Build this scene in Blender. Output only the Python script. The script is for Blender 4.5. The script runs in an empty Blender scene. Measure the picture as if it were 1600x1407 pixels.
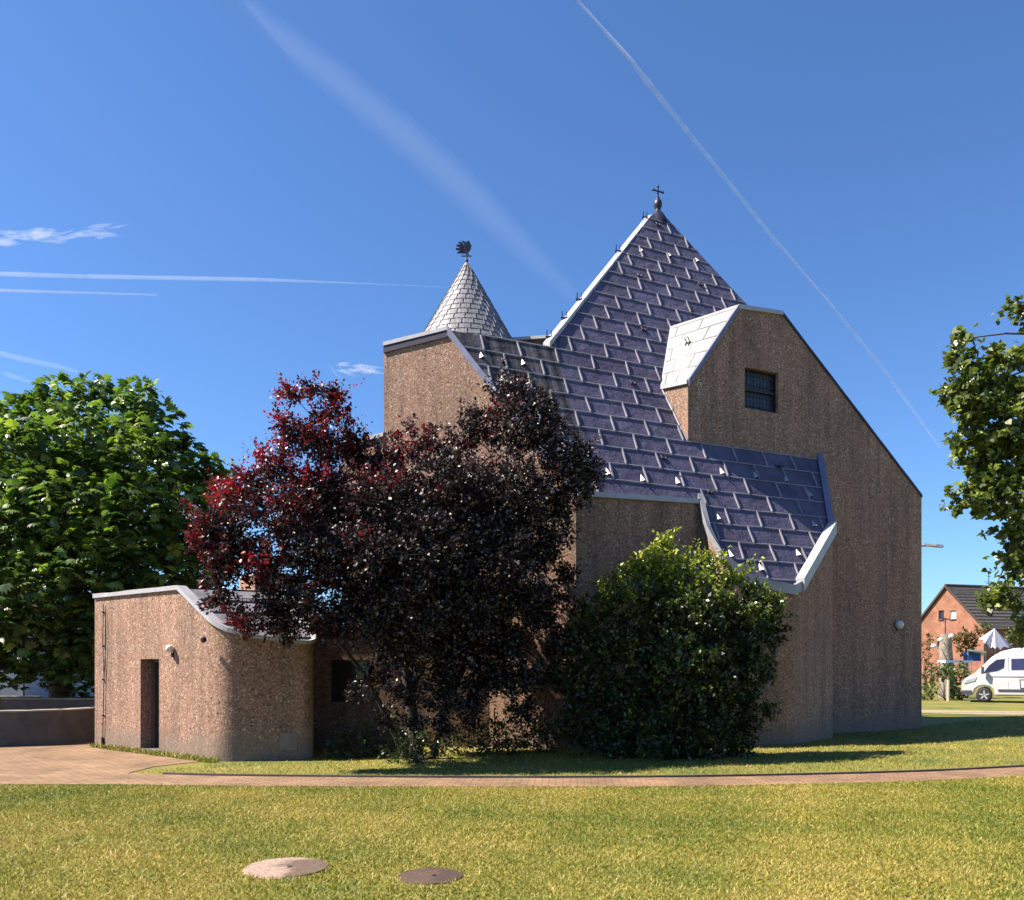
import bpy, bmesh, math, random
import numpy as np
from mathutils import Vector, Matrix
from mathutils.geometry import tessellate_polygon
random.seed(7); RNG = np.random.default_rng(11)
SC = bpy.context.scene; COL = SC.collection
R = math.radians
# ------------------------------------------------------------------ camera
CAMH = 1.75; F = 1300.0; HOR = 1039.0
cd = bpy.data.cameras.new('camera'); cam = bpy.data.objects.new('camera', cd); COL.objects.link(cam)
cam.location = (0, 0, CAMH); cam.rotation_euler = (R(90), 0, 0)
cd.sensor_fit = 'HORIZONTAL'; cd.sensor_width = 36; cd.lens = 36*F/1600; cd.shift_y = (HOR-703.5)/1600
cd.clip_start = .1; cd.clip_end = 60000
SC.camera = cam
# ------------------------------------------------------------------ light
SUN_EL = R(50); SUN_AZ = R(180+4.5)      # azimuth measured in the ground plane from +X
sdir = Vector((math.cos(SUN_EL)*math.cos(SUN_AZ), math.cos(SUN_EL)*math.sin(SUN_AZ), math.sin(SUN_EL)))
w = bpy.data.worlds.new('World'); SC.world = w; w.use_nodes = True
nt = w.node_tree; bg = nt.nodes['Background']
sky = nt.nodes.new('ShaderNodeTexSky'); sky.sky_type = 'NISHITA'; sky.sun_disc = False
sky.sun_elevation = SUN_EL; sky.sun_rotation = math.atan2(sdir.x, sdir.y)
sky.air_density = 1.0; sky.dust_density = .25; sky.ozone_density = 3.0; sky.altitude = 50
tint = nt.nodes.new('ShaderNodeMix'); tint.data_type = 'RGBA'; tint.blend_type = 'MULTIPLY'; tint.inputs[0].default_value = 1
tint.inputs[7].default_value = (.72, 1.0, 1.34, 1)          # deep clear-day blue
nt.links.new(sky.outputs[0], tint.inputs[6]); nt.links.new(tint.outputs[2], bg.inputs[0]); bg.inputs[1].default_value = .05
sl = bpy.data.lights.new('sun', 'SUN'); sl.energy = 5.0; sl.angle = R(.5); sl.color = (1, .89, .74)
so = bpy.data.objects.new('sun', sl); COL.objects.link(so)
so.rotation_euler = (-sdir).to_track_quat('-Z', 'Y').to_euler(); so.location = (-20, 0, 30)
SC.view_settings.view_transform = 'Standard'; SC.view_settings.look = 'None'
SC.view_settings.exposure = 1.52; SC.view_settings.gamma = 1
SC.cycles.max_bounces = 6; SC.cycles.transparent_max_bounces = 12
SC.cycles.diffuse_bounces = 1; SC.cycles.volume_bounces = 0

# ------------------------------------------------------------------ helpers
def ray(px, py): return Vector(((px-800)/F, 1, (HOR-py)/F))
def at(px, py, Y): return Vector((0, 0, CAMH)) + ray(px, py)*Y
def on_plane(px, py, p0, n):
    d = ray(px, py); c = Vector((0, 0, CAMH))
    return c + d*((p0-c).dot(n)/d.dot(n))
def tag(o, label=None, cat=None, group=None, kind=None):
    if label: o['label'] = label
    if cat: o['category'] = cat
    if group: o['group'] = group
    if kind: o['kind'] = kind
    return o
def empty(name, loc, rz=0):
    o = bpy.data.objects.new(name, None); COL.objects.link(o); o.location = loc; o.rotation_euler = (0, 0, rz)
    o.empty_display_size = .3; bpy.context.view_layer.update(); return o
class MB:
    """collects polygons, boxes, tubes; coordinates are world coordinates"""
    def __init__(s): s.v = []; s.f = []; s.sm = []
    def add(s, vs, fs, smooth=False):
        b = len(s.v); s.v += [tuple(v) for v in vs]; s.f += [tuple(b+i for i in f) for f in fs]; s.sm += [smooth]*len(fs)
    def poly(s, vs): s.add(vs, [tuple(range(len(vs)))])
    def holed(s, outer, holes):
        loops = [[Vector(p) for p in l] for l in [outer]+holes]
        allp = [p for l in loops for p in l]
        s.add(allp, [tuple(t) for t in tessellate_polygon(loops)])
    def box(s, c, sz, rz=0, M=None):
        x, y, z = [a/2 for a in sz]; vs = []
        for i in (-1, 1):
            for j in (-1, 1):
                for k in (-1, 1):
                    p = Vector((i*x, j*y, k*z)); p.rotate(Matrix.Rotation(rz, 3, 'Z'))
                    if M: p = M @ p
                    vs.append(p+Vector(c))
        s.add(vs, [(0,1,3,2),(4,6,7,5),(0,4,5,1),(2,3,7,6),(0,2,6,4),(1,5,7,3)])
    def bar(s, a, b, wdt, hgt, up=Vector((0,0,1))):
        a = Vector(a); b = Vector(b); d = b-a
        if d.length < 1e-5: return
        d.normalize(); side = d.cross(up)
        if side.length < 1e-4: side = Vector((1,0,0))
        side.normalize(); u = side.cross(d).normalized()
        vs = []
        for p in (a, b):
            for i, j in ((-1,-1),(1,-1),(1,1),(-1,1)): vs.append(p+side*i*wdt/2+u*j*hgt/2)
        s.add(vs, [(0,3,2,1),(4,5,6,7),(0,1,5,4),(1,2,6,5),(2,3,7,6),(3,0,4,7)])
    def tube(s, pts, rad, n=8, cap=True):
        pts = [Vector(p) for p in pts]
        if not hasattr(rad, '__len__'): rad = [rad]*len(pts)
        vs = []; fs = []
        pr = None
        for i, p in enumerate(pts):
            d = (pts[min(i+1, len(pts)-1)]-pts[max(i-1, 0)])
            d = d.normalized() if d.length > 1e-6 else Vector((0,0,1))
            x = (pr - d*pr.dot(d)) if pr is not None else d.orthogonal()
            if x.length < 1e-5: x = d.orthogonal()
            x.normalize(); pr = x; y = d.cross(x)
            for k in range(n):
                a = 2*math.pi*k/n; vs.append(p+(x*math.cos(a)+y*math.sin(a))*rad[i])
        for i in range(len(pts)-1):
            for k in range(n):
                fs.append((i*n+k, i*n+(k+1)%n, (i+1)*n+(k+1)%n, (i+1)*n+k))
        s.add(vs, fs, True)
        if cap:
            s.add(vs[:n], [tuple(range(n))[::-1]]); s.add(vs[-n:], [tuple(range(n))])
    def lathe(s, c, prof, n=24, axis=Vector((0,0,1))):
        c = Vector(c); q = Vector((0,0,1)).rotation_difference(axis).to_matrix(); vs = []; fs = []
        for r, z in prof:
            for k in range(n):
                a = 2*math.pi*k/n; vs.append(c + q @ Vector((r*math.cos(a), r*math.sin(a), z)))
        for i in range(len(prof)-1):
            for k in range(n): fs.append((i*n+k, i*n+(k+1)%n, (i+1)*n+(k+1)%n, (i+1)*n+k))
        s.add(vs, fs, True)
        if prof[0][0] > 1e-3: s.add(vs[:n], [tuple(range(n))[::-1]])
        if prof[-1][0] > 1e-3: s.add(vs[-n:], [tuple(range(n))])
    def build(s, name, mat, parent=None, bevel=0, weld=False):
        me = bpy.data.meshes.new(name); me.from_pydata(s.v, [], s.f); me.update()
        me.polygons.foreach_set('use_smooth', s.sm)
        if isinstance(mat, (list, tuple)): [me.materials.append(m) for m in mat]
        else: me.materials.append(mat)
        o = bpy.data.objects.new(name, me); COL.objects.link(o)
        bm = bmesh.new(); bm.from_mesh(me)
        if weld: bmesh.ops.remove_doubles(bm, verts=bm.verts, dist=1e-4)
        bmesh.ops.recalc_face_normals(bm, faces=bm.faces)
        bm.to_mesh(me); bm.free()
        if bevel:
            m = o.modifiers.new('bevel', 'BEVEL'); m.width = bevel; m.segments = 2; m.limit_method = 'ANGLE'; m.angle_limit = R(40)
        if parent is not None:
            o.parent = parent; o.matrix_parent_inverse = parent.matrix_world.inverted() if parent.parent is None else (parent.parent.matrix_world).inverted()
        return o
def structure(o): return tag(o, kind='structure')

# ------------------------------------------------------------------ materials
def newmat(name):
    m = bpy.data.materials.new(name); m.use_nodes = True; t = m.node_tree
    return m, t, t.nodes['Principled BSDF']
def N(t, typ, **kw):
    n = t.nodes.new(typ)
    for k, v in kw.items():
        if hasattr(n, k): setattr(n, k, v)
        else: n.inputs[k.replace('_', ' ')].default_value = v
    return n
def coords(t, scale=(1,1,1), rot=(0,0,0)):
    g = t.nodes.new('ShaderNodeNewGeometry'); m = t.nodes.new('ShaderNodeMapping')
    m.inputs['Scale'].default_value = scale; m.inputs['Rotation'].default_value = rot
    t.links.new(g.outputs['Position'], m.inputs['Vector']); return m.outputs[0]
def noise(t, vec, scale, detail=4, rough=.6):
    n = N(t, 'ShaderNodeTexNoise'); n.inputs['Scale'].default_value = scale; n.inputs['Detail'].default_value = detail
    n.inputs['Roughness'].default_value = rough; t.links.new(vec, n.inputs['Vector']); return n.outputs['Fac']
def ramp(t, fac, stops, interp='LINEAR'):
    r = t.nodes.new('ShaderNodeValToRGB'); r.color_ramp.interpolation = interp
    el = r.color_ramp.elements
    while len(el) < len(stops): el.new(.5)
    for e, (p, c) in zip(el, stops):
        e.position = p; e.color = (c[0], c[1], c[2], 1) if hasattr(c, '__len__') else (c, c, c, 1)
    t.links.new(fac, r.inputs[0]); return r.outputs[0]
def mix(t, a, b, fac, mode='MIX'):
    n = t.nodes.new('ShaderNodeMix'); n.data_type = 'RGBA'; n.blend_type = mode
    for i, v in ((6, a), (7, b)):
        if isinstance(v, bpy.types.NodeSocket): t.links.new(v, n.inputs[i])
        else: n.inputs[i].default_value = (*v, 1)
    if isinstance(fac, bpy.types.NodeSocket): t.links.new(fac, n.inputs[0])
    else: n.inputs[0].default_value = fac
    return n.outputs[2]
def math_(t, op, a, b=None, clamp=False):
    n = t.nodes.new('ShaderNodeMath'); n.operation = op; n.use_clamp = clamp
    for i, v in enumerate((a, b)):
        if v is None: continue
        if isinstance(v, bpy.types.NodeSocket): t.links.new(v, n.inputs[i])
        else: n.inputs[i].default_value = v
    return n.outputs[0]
def bump(t, b, h, strength, dist):
    n = t.nodes.new('ShaderNodeBump'); n.inputs['Strength'].default_value = strength; n.inputs['Distance'].default_value = dist
    t.links.new(h, n.inputs['Height']); t.links.new(n.outputs[0], b.inputs['Normal']); return n
def plain(name, col, rough=.6, metal=0, vary=.12, sc=6, bmp=0):
    m, t, b = newmat(name); c = coords(t)
    f = noise(t, c, sc, 5)
    lo = [x*(1-vary) for x in col]; hi = [min(1, x*(1+vary)) for x in col]
    t.links.new(ramp(t, f, [(.3, lo), (.7, hi)]), b.inputs['Base Color'])
    b.inputs['Roughness'].default_value = rough; b.inputs['Metallic'].default_value = metal
    if bmp: bump(t, b, noise(t, c, sc*4, 5), .4, bmp)
    return m
def mat_wall():
    m, t, b = newmat('exposed_aggregate'); c = coords(t)
    v = N(t, 'ShaderNodeTexVoronoi'); v.inputs['Scale'].default_value = 38; t.links.new(c, v.inputs['Vector'])
    v2 = N(t, 'ShaderNodeTexVoronoi'); v2.inputs['Scale'].default_value = 17; t.links.new(c, v2.inputs['Vector'])
    sep = t.nodes.new('ShaderNodeSeparateColor'); t.links.new(v.outputs['Color'], sep.inputs[0])
    sep2 = t.nodes.new('ShaderNodeSeparateColor'); t.links.new(v2.outputs['Color'], sep2.inputs[0])
    stone = ramp(t, sep.outputs[0], [(0, (.145,.080,.053)), (.3, (.23,.134,.092)), (.8, (.30,.18,.127)), (.93, (.37,.25,.185)), (1, (.46,.38,.32))])
    # vertical rain streaks and blotches
    cz = coords(t, (1.7, 1.7, .12)); st = noise(t, cz, 2.2, 6, .65)
    stone = mix(t, stone, ramp(t, st, [(.34, (.62,.62,.62)), (.60, (1.1,1.07,1.04))]), .8, 'MULTIPLY')
    st2 = noise(t, coords(t, (6, 6, .10)), 2.6, 4, .7)
    stone = mix(t, stone, ramp(t, st2, [(.33, (.66,.65,.64)), (.44, (1,1,1))]), .75, 'MULTIPLY')
    bl = noise(t, c, .55, 4)
    stone = mix(t, stone, ramp(t, bl, [(.35, (.86,.86,.86)), (.65, (1.06,1.05,1.04))]), 1, 'MULTIPLY')
    spots = ramp(t, sep2.outputs[1], [(.90, 0), (.94, 1)]); near = ramp(t, v2.outputs['Distance'], [(.25, 1), (.42, 0)])
    pit = mix(t, spots, near, 1, 'MULTIPLY')
    stone = mix(t, stone, (.05,.033,.025), pit)
    spark = ramp(t, sep2.outputs[2], [(.972, 0), (.985, 1)]); near2 = ramp(t, v2.outputs['Distance'], [(.18, 1), (.3, 0)])
    sp = mix(t, spark, near2, 1, 'MULTIPLY'); stone = mix(t, stone, (.42,.37,.33), sp)
    # grey damp band near the ground
    g = t.nodes.new('ShaderNodeNewGeometry'); sx = t.nodes.new('ShaderNodeSeparateXYZ'); t.links.new(g.outputs['Position'], sx.inputs[0])
    zz = math_(t, 'SUBTRACT', sx.outputs[2], math_(t, 'MULTIPLY', noise(t, c, 1.5, 3), .55))
    damp = ramp(t, zz, [(-.0, 1), (.22, 0)])
    stone = mix(t, stone, (.16,.13,.10), math_(t, 'MULTIPLY', damp, .6))
    t.links.new(stone, b.inputs['Base Color']); b.inputs['Roughness'].default_value = .85
    h1 = ramp(t, v.outputs['Distance'], [(0, 1), (.7, 0)])
    rib = noise(t, coords(t, (7, 7, .9)), 2.0, 4)
    hh = math_(t, 'ADD', math_(t, 'MULTIPLY', h1, .55), math_(t, 'ADD', math_(t, 'MULTIPLY', rib, .8), math_(t, 'MULTIPLY', pit, -.8)))
    bump(t, b, hh, .6, .0055)
    return m
DV = Vector((math.cos(R(25)), math.sin(R(25)), 0)); NV = Vector((math.sin(R(25)), -math.cos(R(25)), 0))
def mat_lead(name='lead_sheet', base=(.083,.075,.125), stain=False, metal=0):
    m, t, b = newmat(name); c = coords(t)
    f = noise(t, c, 1.3, 6, .65)
    col = ramp(t, f, [(.3, [x*.66 for x in base]), (.55, base), (.75, [x*1.38 for x in base])])
    wht = ramp(t, noise(t, coords(t, (2.6,2.6,2.6)), 2.5, 7, .7), [(.56, 0), (.8, .35)])
    col = mix(t, col, (.22,.215,.24), wht)
    if stain:
        g = t.nodes.new('ShaderNodeNewGeometry'); d = t.nodes.new('ShaderNodeVectorMath'); d.operation = 'DOT_PRODUCT'
        d.inputs[1].default_value = tuple(DV); t.links.new(g.outputs['Position'], d.inputs[0])
        comb = t.nodes.new('ShaderNodeCombineXYZ'); t.links.new(d.outputs['Value'], comb.inputs[0])
        n1 = noise(t, comb.outputs[0], 3.2, 3, .7)
        streak = ramp(t, n1, [(.40, (.014,.013,.012)), (.5, (.05,.046,.048)), (.62, (.11,.108,.115))])
        nn = math_(t, 'ADD', d.outputs['Value'], math_(t, 'MULTIPLY', noise(t, coords(t,(1,1,.2)), 1.5, 3), .8))
        mask = ramp(t, math_(t, 'MULTIPLY', nn, .1), [(.93, .9), (.955, 0)])
        col = mix(t, col, streak, mask)
    t.links.new(col, b.inputs['Base Color'])
    b.inputs['Roughness'].default_value = .6; b.inputs['Specular IOR Level'].default_value = .25; b.inputs['Metallic'].default_value = metal
    w = noise(t, c, 4.5, 3, .5); w2 = noise(t, c, 11, 4, .6)
    bump(t, b, math_(t, 'ADD', w, math_(t, 'MULTIPLY', w2, .34)), .6, .045)
    return m
def mat_brick(name, c1, c2, mortar, sc, rot=0, vertical=False, bw=.24, bh=.075, ms=.012):
    m, t, b = newmat(name)
    g = t.nodes.new('ShaderNodeNewGeometry')
    if vertical:
        s = t.nodes.new('ShaderNodeSeparateXYZ'); t.links.new(g.outputs['Position'], s.inputs[0])
        u = math_(t, 'ADD', math_(t, 'MULTIPLY', s.outputs[0], math.cos(rot)), math_(t, 'MULTIPLY', s.outputs[1], math.sin(rot)))
        cb = t.nodes.new('ShaderNodeCombineXYZ'); t.links.new(u, cb.inputs[0]); t.links.new(s.outputs[2], cb.inputs[1]); vec = cb.outputs[0]
    else:
        mp = t.nodes.new('ShaderNodeMapping'); mp.inputs['Rotation'].default_value = (0, 0, rot); t.links.new(g.outputs['Position'], mp.inputs[0]); vec = mp.outputs[0]
    br = t.nodes.new('ShaderNodeTexBrick'); t.links.new(vec, br.inputs['Vector'])
    br.inputs['Scale'].default_value = sc; br.inputs['Brick Width'].default_value = bw; br.inputs['Row Height'].default_value = bh
    br.inputs['Mortar Size'].default_value = ms; br.inputs['Mortar Smooth'].default_value = .3
    br.inputs['Color1'].default_value = (*c1, 1); br.inputs['Color2'].default_value = (*c2, 1); br.inputs['Mortar'].default_value = (*mortar, 1)
    c = coords(t); n = noise(t, c, 1.2, 6)
    col = mix(t, br.outputs['Color'], ramp(t, n, [(.3, .55), (.7, 1.2)]), .9, 'MULTIPLY')
    if not vertical:
        sp = noise(t, coords(t, (5, 9, 1), (0, 0, rot)), 1.0, 3, .7)
        col = mix(t, col, ramp(t, sp, [(.30, (.22,.2,.18)), (.40, (1,1,1))]), .85, 'MULTIPLY')
    t.links.new(col, b.inputs['Base Color']); b.inputs['Roughness'].default_value = .85
    bump(t, b, math_(t, 'ADD', math_(t, 'MULTIPLY', br.outputs['Fac'], -1), math_(t, 'MULTIPLY', noise(t, c, 40, 3), .5)), .6, .012)
    return m
def mat_leaf(name, stops, rough=.4, trans=.3, tcol=None, spec=.5, patch=None):
    m, t, b = newmat(name)
    a = t.nodes.new('ShaderNodeAttribute'); a.attribute_name = 'rnd'
    col = ramp(t, a.outputs['Fac'], stops)
    if patch: col = mix(t, col, patch, ramp(t, noise(t, coords(t), 1.1, 3), [(.5, 0), (.66, .75)]))
    t.links.new(col, b.inputs['Base Color']); b.inputs['Roughness'].default_value = rough
    b.inputs['Specular IOR Level'].default_value = spec
    tr = t.nodes.new('ShaderNodeBsdfTranslucent')
    if isinstance(tcol, list): t.links.new(ramp(t, a.outputs['Fac'], tcol), tr.inputs[0])
    elif tcol: tr.inputs[0].default_value = (*tcol, 1)
    else: t.links.new(mix(t, col, (1.6, 1.8, .6), .8, 'MULTIPLY'), tr.inputs[0])
    ms = t.nodes.new('ShaderNodeMixShader'); ms.inputs[0].default_value = trans
    t.links.new(b.outputs[0], ms.inputs[1]); t.links.new(tr.outputs[0], ms.inputs[2])
    t.links.new(ms.outputs[0], t.nodes['Material Output'].inputs[0]); return m

WALL = mat_wall(); LEAD = mat_lead('lead_sheet', stain=True); LEADP = mat_lead('pale_lead', (.2,.2,.22))
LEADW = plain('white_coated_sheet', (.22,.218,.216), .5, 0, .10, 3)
COPE = plain('weathered_zinc', (.27,.27,.30), .5, .3, .16, 3, .004)
BLUEC0 = plain('seam_zinc', (.17,.17,.2), .5)
DARKM = plain('dark_iron', (.028,.024,.045), .5, .4)
PLUMB = plain('dark_lead_cap', (.03,.03,.05), .45, .4)
BLACK = plain('black_void', (.012,.012,.013), .6)
DOORM = plain('brown_door', (.10,.075,.055), .6)
WHITE = plain('white_enamel', (.6,.6,.58), .3, 0, .04)
CONC = plain('shaded_weathered_concrete', (.08,.07,.06), .85, 0, .3, 3, .01)  # tone lowered so the low walls carry their deep shade
BARK = plain('bark', (.085,.065,.05), .9, 0, .35, 8, .02)

# ------------------------------------------------------------------ ground, lawn, paving
m, t, b = newmat('lawn_soil'); c = coords(t)
n1 = noise(t, c, .55, 5); n2 = noise(t, c, 26, 4, .7)
col = ramp(t, n1, [(.32, (.07,.10,.013)), (.5, (.16,.15,.02)), (.7, (.22,.17,.03))])
col = mix(t, col, ramp(t, n2, [(.3, .45), (.7, 1.35)]), 1, 'MULTIPLY')
t.links.new(col, b.inputs['Base Color']); b.inputs['Roughness'].default_value = .95; bump(t, b, n2, .8, .03)
SOIL = m
g = MB(); g.poly([(-600,-40,0),(600,-40,0),(600,1500,0),(-600,1500,0)]); structure(g.build('ground', SOIL))
def gp(px, py): return at(px, py, CAMH*F/(py-HOR))
# brick path: far edge and near edge traced on the ground
far = [gp(200,1209), gp(330,1213), gp(500,1215), gp(700,1216.5), gp(900,1216.5), gp(1100,1215), gp(1300,1211), gp(1450,1206.5), gp(1600,1199), gp(1800,1187), gp(2100,1165)]
near = [gp(200,1227), gp(330,1228.5), gp(500,1229.5), gp(700,1230), gp(900,1230), gp(1100,1229), gp(1300,1225), gp(1450,1220.5), gp(1600,1213), gp(1800,1200), gp(2100,1175)]
def inter(pts, n=8):
    out = []
    for i in range(len(pts)-1):
        p0 = pts[max(i-1,0)]; p1 = pts[i]; p2 = pts[i+1]; p3 = pts[min(i+2, len(pts)-1)]
        for k in range(n):
            u = k/n
            out.append(.5*((2*p1)+(p2-p0)*u+(2*p0-5*p1+4*p2-p3)*u*u+(3*p1-p0-3*p2+p3)*u**3))
    return out+[pts[-1]]
far = inter(far); near = inter(near)
PAVE = mat_brick('clay_pavers', (.26,.155,.085), (.19,.112,.062), (.06,.038,.024), 1, R(4), bw=.21, bh=.105, ms=.007)
g = MB()
for i in range(len(far)-1): g.poly([Vector((*p[:2], .006)) for p in (near[i], near[i+1], far[i+1], far[i])])
structure(g.build('path', PAVE))
plaza = [gp(200,1227), gp(200,1209), gp(240,1199), gp(310,1191), gp(330,1180), Vector((-8.9,18.5,0)), Vector((-9,24,0)), Vector((-30,24,0)), Vector((-30,12.1,0)), gp(-200,1227)]
g = MB(); g.poly([Vector((*p[:2], .010)) for p in plaza]); structure(g.build('plaza_paving', PAVE))
# edging kerb on the far side of the path
g = MB()
for i in range(4, len(far)-1):
    a, b_ = far[i], far[i+1]; g.bar(Vector((a.x,a.y+.03,.012)), Vector((b_.x,b_.y+.03,.012)), .05, .05)
structure(g.build('kerb_edging', CONC))

# ------------------------------------------------------------------ church geometry
P0 = Vector((8.23, 21.3, 0)); TAN = 1.9; ZE = 6.95
NF = Vector((NV.x*TAN, NV.y*TAN, 1)).normalized()          # normal of the big lead slope
PF = Vector((P0.x, P0.y, ZE))
def onF(px, py): return on_plane(px, py, PF, NF)
def zF(p): return ZE - TAN*((p.x-P0.x)*NV.x+(p.y-P0.y)*NV.y)
def onR(px, py, off=0): return on_plane(px, py, P0+NV*off, NV)
church = empty('church', (4, 21, 0))
tag(church, 'brown pebble-concrete church with steep lead pyramid roof, cross and small cone spire', 'church')

APEX = onF(1028, 326); FL = onF(858, 541); FR = onF(1165, 475)
FR = APEX + (FR-APEX)*((APEX.z-9.08)/(APEX.z-FR.z)); FRlow = APEX+(FR-APEX)*((APEX.z-7.3)/(APEX.z-FR.z))
V0 = onF(700, 516); V1 = onF(770, 606); V2 = onF(850, 713); V3 = onF(900, 771)
V1 = V0.lerp(V3, .36); V1.z = zF(V1)
E1 = onF(1094, 784); E2 = onF(1108, 835); E3 = onF(1130, 877); E4 = onF(1180, 916); E5 = onF(1240, 927); E5b = onF(1250, 921); E6 = onF(1301, 831)
E7 = onR(1283, 721); E7.z = zF(E7)
topL = FL.copy(); 
# --- lead slope (front) with seams in its own mesh
FP = [APEX, FRlow, Vector((E7.x, E7.y, 0)), E6, E5b, E5, E4, E3, E2, E1, V3, V0, FL]
FP[2] = E7
def fa(p): return (p-PF).dot(DV)
def Fpt(a, z): 
    o = (ZE-z)/TAN; return Vector((P0.x, P0.y, 0))+DV*a+NV*o+Vector((0,0,z))
poly2 = [(fa(p), p.z) for p in FP]
def spans(z):
    xs = []
    for i in range(len(poly2)):
        (a0, z0), (a1, z1) = poly2[i], poly2[(i+1) % len(poly2)]
        if (z0 > z) != (z1 > z): xs.append(a0+(a1-a0)*(z-z0)/(z1-z0))
    xs.sort(); return list(zip(xs[::2], xs[1::2]))
g = MB(); g.holed(FP, []); n_base = len(g.f)
dz = .415; z = 3.62; k = 0; rj = random.Random(3)
while z < APEX.z-.2:
    for a0, a1 in spans(z):
        n = max(1, int((a1-a0)/.5)); prev = None
        for i in range(n+1):
            a = a0+(a1-a0)*i/n; p = Fpt(a, z+rj.uniform(-.008,.008))+NF*.014
            if prev is not None: g.bar(prev, p, .026, .014, NF)
            prev = p
    # rolls
    wd = .93; a = -14 + (k % 2)*wd/2 + (k//2)*.0
    while a < 10:
        j = a+rj.uniform(-.03,.03); j2 = j+rj.uniform(-.025,.025)
        ok = all(any(s0 < x < s1 for s0, s1 in spans(zz)) for x, zz in ((j, z+.02), (j2, z+dz-.02)))
        if ok: g.bar(Fpt(j, z+.02)+NF*.018, Fpt(j2, z+dz-.02)+NF*.018, .026, .038, NF)
        a += wd
    z += dz; k += 1
SEAM = plain('seam_lead_lit', (.215,.21,.25), .5, .1, .25, 2)  # seams paler than the sheet: their sunlit edges put into the colour
roof = g.build('lead_roof', [LEAD, SEAM], church)
for p_ in roof.data.polygons: p_.material_index = 0 if p_.index < n_base else 1
# back faces of the pyramid
BL = Vector((3.0, 27.0, 9.0)); BR = Vector((12.0, 28.0, 9.0)); FRb = Vector((FR.x+.4, FR.y+.4, 9.0))
g = MB(); up = Vector((0,0,-.02))
g.poly([APEX+up, BL, FL+up]); g.poly([APEX+up, BR, BL]); g.poly([APEX+up, FR, FRb, BR])
g.build('rear_roof', mat_lead('rear_lead'), church)

# --- concrete walls
wallpts = [V0, V3, E1, E2, E3, E4, E5, E6, E7]
M0 = Vector((-2.85, 18.53, 0)); 
dm = Vector((V0.x-V3.x, V0.y-V3.y, 0)).normalized(); 
s0 = None
# left end of the pale wall at px 600
def along(p, d, px):
    xh = (px-800)/F; s = (xh*p.y-p.x)/(d.x-xh*d.y); return Vector((p.x+d.x*s, p.y+d.y*s, 0))
M0 = along(V0, dm, 600); M00 = along(V0, dm, 535)
zM0 = CAMH+(HOR-541)/F*M0.y
WB = MB()
def low(p, z=-.2): return Vector((p.x, p.y, z))
WB.poly([low(M0), low(V0), low(V3), V3, V0, Vector((M0.x, M0.y, zM0))])
WB.poly([low(M00), low(M0), Vector((M0.x,M0.y,6.85)), Vector((M00.x,M00.y,6.7))])
def arc3(a, b_, c, r, n=6):
    a, b_, c = [Vector((p.x,p.y,0)) for p in (a,b_,c)]
    d1 = (a-b_).normalized(); d2 = (c-b_).normalized(); p = b_+d1*r; q = b_+d2*r
    return [(p*(1-u)*(1-u)+b_*2*u*(1-u)+q*u*u) for u in [i/n for i in range(n+1)]]
pl = [V3, E1, E2, E3, E4, E5, E6, E7]
for i in range(len(pl)-1): WB.poly([low(pl[i]), low(pl[i+1]), pl[i+1], pl[i]])
# right gable wall with window opening
RL = onR(1075, 597); RT1 = onR(1153, 480); RT2 = onR(1222, 490); RC = onR(1440, 776)
Rbase0 = onR(1075, 690); Rbase0.z = ZE
win = [onR(1163.5,573.5), onR(1216,580.5), onR(1217,643), onR(1163.5,637.5)]
win[1].z = win[0].z; win[2].z = win[3].z; win[2].x, win[2].y = win[1].x, win[1].y; win[3].x, win[3].y = win[0].x, win[0].y
WB.holed([RL, RT1, RT2, RC, low(RC), low(E7), E7, Rbase0], [win])
back = -NV*.22
for i in range(4): WB.poly([win[i], win[(i+1)%4], win[(i+1)%4]+back, win[i]+back])
# sides and rear
bk = -NV*6.5
RCb = RC+bk; 
WB.poly([low(RC), RC, RCb, low(RCb)])
BLw = Vector((1.5, 27.5, 0)); 
WB.poly([low(RCb), RCb, Vector((12,28.5,9)), Vector((BLw.x,BLw.y,9)), low(BLw)])
M0b = Vector((M0.x-.6, M0.y+4.5, 0)); M00b = Vector((M00.x-.3, M00.y+4, 0))
WB.poly([low(M0), Vector((M0.x,M0.y,zM0)), Vector((M0b.x,M0b.y,zM0)), low(M0b)])
WB.poly([low(M00), Vector((M00.x,M00.y,6.7)), Vector((M00b.x,M00b.y,6.7)), low(M00b)])
WB.poly([low(M0b), Vector((M0b.x,M0b.y,zM0)), Vector((BLw.x,BLw.y,9)), low(BLw)])
WB.poly([low(M00b), Vector((M00b.x,M00b.y,6.7)), Vector((M0b.x,M0b.y,6.7)), low(M0b)])
# dormer cheek
CB = onF(1034, 606); CT = onF(1049, 520); CT.z = RT1.z
CB = on_plane(1034, 606, PF, NF)
WB.poly([Rbase0, RL, CB])
WB.build('concrete_wall', WALL, church)
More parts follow.
